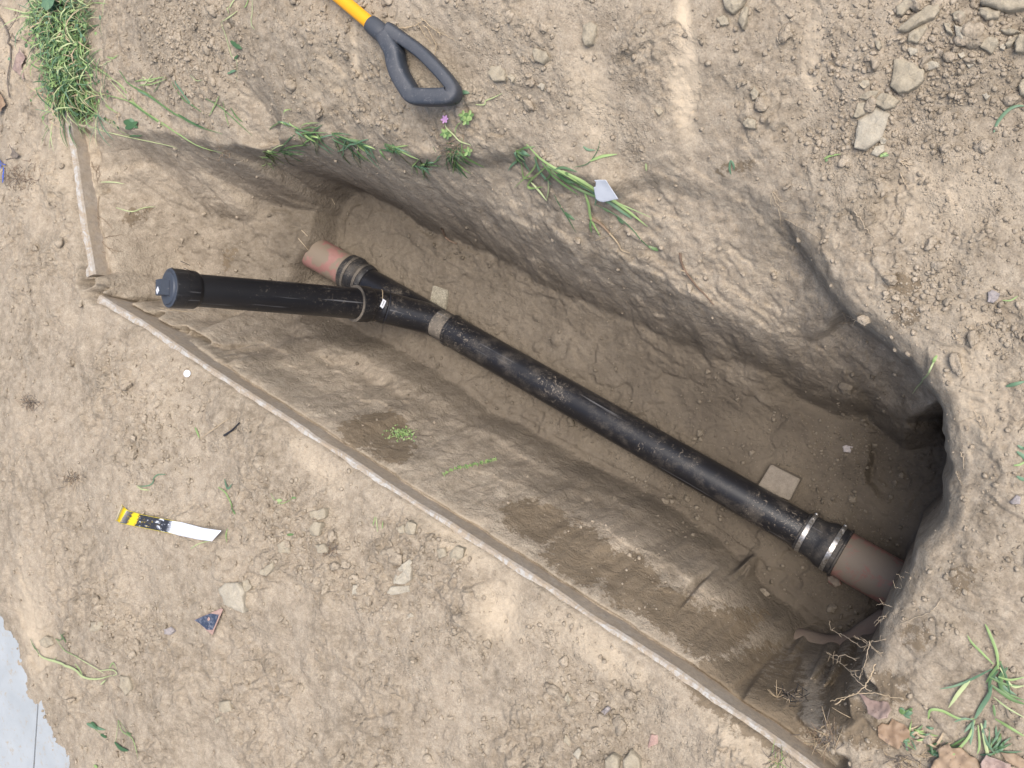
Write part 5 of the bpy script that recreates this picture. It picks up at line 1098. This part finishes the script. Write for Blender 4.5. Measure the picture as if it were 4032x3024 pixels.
tuft((3600, 2890), 'grass_tuft', 'low grass and stems around the reddish dead leaf', 26, 60, 60, .005, [g0, g1, g4, M['straw']], -20, seed=71, arch=.01)
tuft((3560, 2800), 'grass_tuft', 'small dull green weed right of the folded grey leaf', 10, 30, 18, .010, [g4, g0], -20, seed=72, arch=.005)
tuft((3700, 2960), 'grass_tuft', 'mixed green and straw tuft left of the big orange leaf', 24, 70, 50, .005, [g0, g4, M['straw'], g3], 20, seed=73, arch=.01)
tuft((3900, 2950), 'grass_tuft', 'dark grass showing between the two bottom leaves', 16, 70, 40, .006, [g0, g3, g4], 40, seed=74, arch=.01)
# lower left weeds
r5 = lambda L: S1(L, 0, 2014)
stalks('green_stalk', 'thick pale green stalk with bent joints lying near the pavement corner', [(r5([(265, 920), (300, 945), (400, 975), (500, 1020), (550, 1065), (640, 1080), (740, 1055)]), .011, g2), (r5([(210, 820), (250, 890), (275, 930)]), .006, g0), (r5([(500, 980), (530, 1020), (550, 1060)]), .006, g1), (r5([(480, 920), (600, 990), (700, 1050)]), .004, g2), (r5([(660, 1025), (740, 1020), (770, 1045), (740, 1060)]), .005, g2), (r5([(720, 1010), (745, 975), (770, 1020)]), .005, g1), (r5([(665, 1115), (700, 1085)]), .007, g2), (r5([(300, 945), (350, 960), (380, 940)]), .004, g1)], 'stalk', .010)
stalks('grass_stalk', 'thin wispy green stems above the pale green stalk', [(r5([(370, 820), (420, 890), (470, 920), (520, 940)]), .004, g1), (r5([(400, 790), (420, 820), (450, 860)]), .006, g0), (r5([(365, 820), (400, 830), (430, 780)]), .004, g0)], 'grass stalk')
stalks('weed_leaf', 'dark green weed leaves half buried near the bottom left', [(r5([(570, 1370), (620, 1390), (690, 1410)]), .018, g4), (r5([(600, 1360), (640, 1400)]), .016, g3), (r5([(660, 1440), (700, 1460)]), .014, g3)], 'weed')
stalks('weed_leaf', 'dark green sprig with crinkled leaf right of the buried weed leaves', [(r5([(770, 1350), (800, 1420), (860, 1460), (890, 1540), (900, 1600)]), .005, g1), (r5([(750, 1490), (790, 1530), (840, 1545)]), .018, g3), (r5([(825, 1425), (860, 1440)]), .008, g0)], 'weed')
stalks('weed_leaf', 'tiny green leaf cut by the bottom edge at the lower left', [(r5([(615, 1640), (640, 1650)]), .014, g1)], 'weed')
stalks('grass_stalk', 'thin green stem touching the end of the printed strip', [(r5([(1240, 240), (1300, 205), (1380, 185)]), .004, g2)], 'grass stalk')
r6 = lambda L: S1(L, 0, 1010)
stalks('grass_stalk', 'upright yellow-green weed right of the printed strip', [(r6([(1420, 1490), (1470, 1530), (1500, 1590), (1530, 1670)]), .007, g1), (r6([(1460, 1440), (1480, 1500), (1510, 1470)]), .009, g4), (r6([(1480, 1760), (1470, 1800), (1475, 1850)]), .006, g1), (r6([(1500, 1600), (1530, 1660), (1510, 1640)]), .006, g0)], 'weed')
stalks('grass_stalk', 'folded pale green blade above the printed strip', [(r6([(1080, 1408), (1020, 1415), (990, 1470), (940, 1485), (895, 1480)]), .006, g4), (r6([(895, 1485), (930, 1505), (980, 1510)]), .006, g2)], 'grass stalk')
stalks('grass_stalk', 'short pale shoot and thin straw near the black plastic bit', [(r6([(1270, 1105), (1285, 1140), (1300, 1175)]), .009, g1), (r6([(1310, 1175), (1400, 1110), (1500, 1045)]), .004, M['straw'])], 'grass stalk')
stalks('grass_stalk', 'hair-thin green blades among stones below the kerb', [(S1([(760, 90), (775, 30)], 1010, 2014), .004, g1), (S1([(790, 130), (785, 70), (780, 30)], 1010, 2014), .004, g2), (S1([(820, 110), (825, 60)], 1010, 2014), .004, g1)], 'grass stalk')
stalks('seedling', 'tiny green seedling with thin stem in the gravel below the kerb', [(S1([(100, 1530), (130, 1580), (180, 1595), (250, 1560)], 1010, 1010), .003, g1), (S1([(135, 1580), (175, 1575)], 1010, 1010), .014, g1), (S1([(235, 1560), (265, 1560)], 1010, 1010), .010, g0)], 'sprout')
stalks('weed_leaf', 'single small green leaf among the clustered stones', [(S1([(205, 150), (250, 145)], 1010, 2014), .009, g0)], 'weed')
# moss-like weed and creeper on the near wall
B = Bld(); rr = random.Random(12)
for i in range(150):
    x_, y_ = 1590+rr.gauss(0, 24), 1708+rr.gauss(0, 14); p = hit(x_, y_, rr.uniform(.003, .022)); a = rr.uniform(0, 6.28)
    B.leaf(p, Vector((math.cos(a), math.sin(a), .3)).normalized(), rr.uniform(.003, .006), rr.uniform(.005, .010), rr.choice([g1, g1, g0]), Vector((rr.uniform(-.5, .5), rr.uniform(-.5, .5), 1)).normalized())
B.tube(track([(1530, 1725), (1580, 1712), (1650, 1690)], .01), .0012, .0006, g2); B.done('small_weed', 'bushy little bright green weed on the near trench wall', 'weed')
B = Bld(); cr_ = track(S1([(1220, 1410), (1300, 1370), (1400, 1350), (1480, 1330), (1550, 1310)], 1010, 1010), .008, 8); B.tube(cr_, .0010, .0006, g1)
for i, p in enumerate(cr_):
    for k in range(4):
        a = rr.uniform(0, 6.28)
        if rr.random() < .75: B.leaf(p, Vector((math.cos(a), math.sin(a), .3)).normalized(), .004, .009, rr.choice([g1, g0]))
B.done('creeper_weed', 'thin creeping green weed with tiny leaves on the near wall ledge', 'weed')
# three-leaf weed on end wall
stalks('weed_leaf', 'flat dark green rosette leaves on the end wall below the short kerb grass', [(r1([(810, 790), (850, 800), (900, 830)]), .03, g3), (r1([(850, 770), (870, 800), (880, 830)]), .025, g4), (r1([(820, 830), (860, 815), (900, 790)]), .028, g3)], 'weed')
stalks('weed_leaf', 'small dark leaves below the grass edge on the end wall', [(r1([(680, 765), (690, 775)]), .012, g3), (r1([(740, 785), (755, 805)]), .008, g3), (r1([(765, 820), (780, 838)]), .008, g3), (r1([(845, 885), (930, 880)]), .008, g3)], 'weed')
stalks('grass_stalk', 'faint green shoot on the end wall above the riser', [(r1([(760, 1345), (860, 1370), (940, 1345), (1015, 1338)]), .005, g2)], 'grass stalk')
stalks('grass_stalk', 'short pale shoot below the roots on the end wall', [(r1([(660, 1180), (740, 1180), (815, 1192)]), .005, g2)], 'grass stalk')
# roots
def roots(label, items, m_=None, r=.0011, name='root_strand', cat='root', lift=.006, br=True, seed=0):
    B = Bld(); rr = random.Random(seed)
    for pl in items:
        ps = track(pl, lift, 7)
        ps = [p+Vector((rr.gauss(0, .0012), rr.gauss(0, .0012), rr.gauss(0, .0006))) for p in ps]; B.tube(ps, r*1.1, r*.5, m_ or M['root'])
        if br:
            for k in range(2, len(ps)-1, 3):
                if rr.random() < .5: d = Vector((rr.gauss(0, 1), rr.gauss(0, 1), rr.gauss(0, .4))).normalized()*rr.uniform(.006, .022); B.tube([ps[k], ps[k]+d*.5+Vector((0, 0, .001)), ps[k]+d], r*.5, r*.25, m_ or M['root'], 4)
    return B.done(name, label, cat)
q_ = lambda L, hh: [(x_, y_, h_) for (x_, y_), h_ in zip(tf(L, 2900, 2200, 2.962), hh)]
roots('longest white root dangling from the bank over the lower right corner', [q_([(1700, 1100), (1600, 1060), (1540, 1000), (1460, 1030), (1300, 920), (1190, 870), (1100, 820), (1080, 720)], [-.04, -.05, -.07, -.10, -.14, -.17, -.2, -.22])], seed=1)
roots('pale root branch rising beside the longest dangling root', [q_([(1680, 1130), (1600, 1040), (1480, 960), (1370, 895)], [-.03, -.05, -.08, -.10]), q_([(1730, 940), (1640, 960), (1550, 970), (1470, 935)], [-.03, -.05, -.06, -.08])], seed=2)
roots('pale vertical root hanging across the corner of the trench', [q_([(1550, 975), (1530, 1080), (1500, 1220), (1440, 1400)], [-.06, -.06, -.05, -.05])], seed=3)
roots('long forked root running along the lower right trench corner', [q_([(1560, 1550), (1450, 1460), (1350, 1350), (1240, 1240), (1160, 1180), (1090, 1145)], [-.01, -.02, -.05, -.10, -.13, -.15]), q_([(1440, 1400), (1370, 1330), (1310, 1290)], [-.03, -.05, -.08])], seed=4)
roots('short pale root pointing over the buried clay bend', [q_([(1400, 1180), (1250, 1125), (1130, 1135), (1045, 1080)], [-.08, -.11, -.13, -.15])], seed=5)
roots('long straw-coloured stem arching beside the trench corner', [q_([(1620, 1220), (1560, 1380), (1500, 1480), (1400, 1570), (1250, 1610), (1100, 1660)], [.02, .03, .03, .02, .01, .0])], M['straw'], .0018, 'straw_strand', 'stem', br=False, seed=6)
roots('second long straw stem crossing the arching one', [q_([(1150, 1700), (1300, 1610), (1480, 1560), (1700, 1580), (1950, 1640)], [.01, .015, .02, .02, .01])], M['straw'], .0015, 'straw_strand', 'stem', br=False, seed=7)
roots('wispy roots fringing the bank above the red clay pipe', [S1([(960, 385), (920, 425), (870, 430), (820, 405)], 3030, 2014) and [(3614, 2248, -.05), (3590, 2272, -.07), (3560, 2276, -.09), (3529, 2260, -.1)], [(3610, 2330, -.05), (3570, 2310, -.07), (3545, 2316, -.08), (3523, 2310, -.09)], [(3600, 2340, -.05), (3570, 2345, -.06), (3530, 2358, -.08)], [(3640, 2350, -.04), (3580, 2335, -.05), (3560, 2290, -.07)]], seed=8)
roots('small wispy roots on the bank edge below the red clay pipe', [[(3515, 2392, -.06), (3480, 2378, -.08), (3450, 2382, -.1)], [(3490, 2425, -.06), (3465, 2440, -.07), (3450, 2458, -.09)], [(3490, 2430, -.06), (3470, 2428, -.08), (3440, 2455, -.1)]], seed=9)
roots('single fine root lying on the right bank face', [S1([(1115, 560), (1050, 640), (930, 690), (840, 730)], 3030, 2014)], seed=10)
roots('two fine roots on the bare right bank above the lip', [S1([(1330, 1000), (1350, 1060), (1400, 1130), (1420, 1190)], 3030, 1010), S1([(1380, 1030), (1410, 1090), (1425, 1150)], 3030, 1010)], seed=11, r=.0008)
roots('short pale root on the right bank beside the lip', [S1([(1240, 1265), (1250, 1320), (1255, 1375)], 3030, 1010)], seed=12, br=False)
roots('short slanting pale root below the one beside the lip', [S1([(1210, 1395), (1225, 1440), (1242, 1478)], 3030, 1010)], seed=13, br=False)
roots('white roots poking over the upper right lip', [S1([(630, 395), (580, 410), (520, 430), (455, 432)], 3030, 1010), S1([(590, 430), (540, 400), (490, 375), (470, 360)], 3030, 1010), S1([(560, 400), (600, 440), (630, 465)], 3030, 1010)], seed=14)
roots('thin root curving on the wall above the right lip', [S1([(550, 1370), (600, 1430), (640, 1500), (680, 1540)], 3030, 0)], seed=15, br=False)
roots('bunch of fine pale roots at the upper right rim', [S1([(20, 1250), (60, 1330), (110, 1380), (200, 1375), (290, 1390)], 3030, 0), S1([(30, 1240), (10, 1310), (15, 1350)], 3030, 0), S1([(60, 1350), (70, 1420), (75, 1490)], 3030, 0), S1([(30, 1250), (90, 1310), (160, 1265)], 3030, 0), S1([(100, 1420), (200, 1470), (330, 1545)], 3030, 0)], seed=16, r=.0008)
roots('white stubby root stalks at the upper right below the stones', [S1([(850, 1050), (880, 1070), (915, 1110)], 3030, 0), S1([(855, 1045), (890, 1035), (920, 1030)], 3030, 0), S1([(860, 1050), (900, 1065), (935, 1075)], 3030, 0), S1([(850, 1120), (870, 1180), (900, 1230)], 3030, 0)], seed=17, r=.0016, br=False)
roots('tangle of brown roots in the soil below the short kerb', [r1([(600, 1050), (620, 1100), (650, 1130), (640, 1190)]), r1([(650, 1070), (630, 1120), (640, 1170)]), r1([(600, 1080), (640, 1090), (660, 1140)])], M['rootdark'], seed=18)
roots('second hanging root tangle on the end wall left of the riser cap', [r1([(650, 1270), (640, 1370), (650, 1430), (640, 1480)]), r1([(650, 1400), (700, 1440), (740, 1490)]), r1([(640, 1480), (650, 1540), (700, 1600), (740, 1640)]), r1([(700, 1600), (760, 1625), (810, 1630)]), r1([(680, 1540), (740, 1530), (800, 1520)]), r1([(620, 1580), (650, 1620), (700, 1640)])], M['rootdark'], seed=19)
roots('dry branching weed stems behind the shovel grip', [r2([(1020, 180), (930, 190), (870, 178)]), r2([(1080, 125), (1150, 190), (1200, 220), (1300, 270)]), r2([(1060, 170), (1100, 230), (1150, 300)]), r2([(1100, 170), (1140, 230), (1175, 300), (1165, 380), (1170, 460)]), r2([(1080, 150), (1030, 180), (960, 190)]), r2([(1180, 200), (1210, 240)])], M['straw'], .0016, 'dry_weed', 'dry weed', .012, seed=20)
stalks('grass_stalk', 'tiny green leaf sprig resting on the collar of the grip', [(r2([(860, 180), (840, 195), (815, 220)]), .007, g0), (r2([(850, 185), (845, 200), (840, 220)]), .006, g1)], 'sprig', .045)
stalks('grass_stalk', 'small pale weed with rounded leaf touching the end of the grip', [(r2([(1295, 640), (1320, 620), (1330, 570)]), .006, g2), (r2([(1325, 600), (1350, 600), (1385, 605)]), .014, g4), (r2([(1290, 625), (1310, 635), (1345, 640)]), .006, g2)], 'weed')
stalks('grass_stalk', 'bent yellow-green stem right of the grip end', [(r2([(1425, 680), (1480, 680), (1490, 655), (1540, 635), (1600, 605)]), .005, g2)], 'grass stalk')
roots('pale curled dry stem on the near ledge below the capped riser', [tf([(210, 970), (330, 1000), (500, 1015), (720, 1030)], 580, 950, 3.687)], M['straw'], .0013, 'straw_strand', 'stem', br=False, seed=22)
B = Bld(); ps = track(tf([(1000, 270), (1010, 400), (1060, 560), (1150, 720), (1250, 850), (1380, 1010), (1550, 1180), (1730, 1390)], 2500, 950, 5.53), .006, 6)
B.tube(ps, .0042, .0018, M['twig'], 8); B.tube([ps[16], ps[16]+Vector((-.010, .004, .006)), ps[16]+Vector((-.014, .0, .004))], .0028, .001, M['straw'], 6); B.done('broken_twig', 'dark brown broken twig stuck in the far wall of the trench', 'twig')
B = Bld(); ps = track(r3([(500, 1410), (570, 1450), (620, 1500), (680, 1570), (710, 1620), (760, 1640)]), .008, 6); B.tube(ps[:14], .0065, .0035, M['rootdark'], 8); B.tube(ps[13:], .0030, .0010, M['straw'], 6); B.tube(track(r3([(540, 1560), (640, 1520), (720, 1460)]), .008, 5), .0009, .0006, M['straw'])
B.done('thick_root', 'thick hairy brown root end tapering down the far wall below the paper', 'root')
B = Bld(); ps = track(r2([(1205, 1480), (1225, 1530), (1250, 1555), (1300, 1580)]), .006, 5); B.tube(ps, .005, .002, M['twig'], 7); B.done('broken_root', 'short broken brown root at the foot of the far wall', 'root')
for i, (a, b_, lab) in enumerate([((300, 1490), (340, 1530), 'short brown root stub poking from the block above the clay pipe'), ((280, 1545), (345, 1620), 'lower brown root stub poking from the block above the clay pipe'), ((495, 1285), (518, 1325), 'tiny root stub near the dark corner of the far wall')]):
    B = Bld(); B.tube(track(r2([a, ((a[0]+b_[0])/2, (a[1]+b_[1])/2), b_]), .008, 3), .0016, .0012, M['root'], 6); B.done('root_stub', lab, 'root')
B = Bld(); ps = track(Q([(-10, 90), (40, 180), (90, 300), (105, 400), (100, 520), (80, 650), (95, 800)]), .010, 6); B.tube(ps, .004, .0025, M['greydry'], 7); B.tube(track(Q([(90, 260), (160, 150), (185, 50)]), .012, 5), .0016, .0010, M['greydry']); B.tube(track(Q([(105, 330), (140, 340), (180, 300)]), .008, 4), .002, .001, M['greydry']); B.done('long_twig', 'long thin curved grey twig near the left edge', 'twig')
B = Bld()
for pl in ([(0, 1270), (15, 1330), (30, 1380)], [(10, 1300), (40, 1340), (70, 1350)], [(50, 1370), (52, 1420), (44, 1495)], [(55, 1390), (45, 1440), (50, 1480)], [(0, 1310), (20, 1340), (35, 1360)]): B.tube(track(Q(pl), .012, 4), .0022, .0018, M['blue'], 5)
B.done('blue_twine', 'frayed blue plastic twine at the left edge', 'twine')
roots('loose grey twigs in leaf litter by the left edge', [Q([(110, 290), (140, 330), (170, 335)]), Q([(210, 370), (250, 310), (290, 270)]), Q([(60, 1310), (110, 1290), (180, 1275)])], M['greydry'], .0018, 'litter_twig', 'twigs', br=False, seed=25)
B = Bld(); ps = track(r6([(1460, 1158), (1510, 1125), (1560, 1075)]), .008, 4); B.tube(ps, .0042, .0022, M['black'], 6); B.done('plastic_bit', 'thin black plastic bit on the soil below the kerb', 'plastic bit')
# dark dried tufts
def dtuft(px, py, label, seed, n_=45, sp=26, m_=None, name='dry_weed', L_=.03, up_=.5):
    B = Bld(); rr = random.Random(seed)
    for i in range(n_):
        p = hit(px+rr.gauss(0, sp)*(n_ >= 20), py+rr.gauss(0, sp*.7)*(n_ >= 20), .002); d = Vector((rr.gauss(0, 1), rr.gauss(0, 1), abs(rr.gauss(0, up_)))).normalized()*L_*rr.uniform(.4, 1.2)
        B.tube([p, p+d*.5+Vector((0, 0, .003)), p+d], .0012, .0005, rr.choice(m_ or [M['greydry'], M['rootdark']]), 4)
    B.done(name, label, 'dry weed')
dtuft(125, 1585, 'dark shrivelled weed on the soil near the left edge', 1, 70, 18)
dtuft(285, 1890, 'uprooted tuft with pale roots in a dark hollow, lower left', 2, 60, 22, [M['root'], M['greydry'], M['rootdark']])
dtuft(1300, 2165, 'dark dried weed tangled among the clustered stones', 3, 45, 16)
dtuft(3110, 2740, 'black dried root tuft at the lower rim of the trench corner', 4, 70, 30, [M['greydry'], M['black'], M['root']])
dtuft(3060, 2745, 'broken pale stems standing in the dark root tuft', 5, 8, 12, [M['straw']], L_=.045)
dtuft(3240, 2900, 'matted straw and roots at the right end of the long kerb', 6, 90, 36, [M['straw'], M['rootdark'], M['greydry']], L_=.045, up_=.2)
dtuft(3060, 2990, 'dry straw tuft at the very end of the kerb on the bottom edge', 7, 40, 24, [M['straw'], g1, M['greydry']], L_=.04)
dtuft(3560, 3000, 'dark dead plant matter beside the bottom edge', 8, 70, 40, [M['greydry'], M['straw']], L_=.03)
dtuft(860, 600, 'brown root fuzz on the end wall slope', 9, 30, 26, [M['rootdark']], L_=.02, up_=.2)
dtuft(1790, 590, 'dark root mat in the hollow under the pink flower', 10, 60, 30, [M['greydry'], M['rootdark'], g3], L_=.04, up_=.2)
dtuft(90, 700, 'dark leaf litter heap at the left edge', 11, 90, 40, [M['greydry'], M['rootdark'], M['twig']], L_=.04)
dtuft(470, 450, 'pale loose straw in the soil right of the green weeds', 12, 14, 30, [M['straw']], L_=.03, up_=.1)
print('OBJECTS', len(bpy.data.objects))
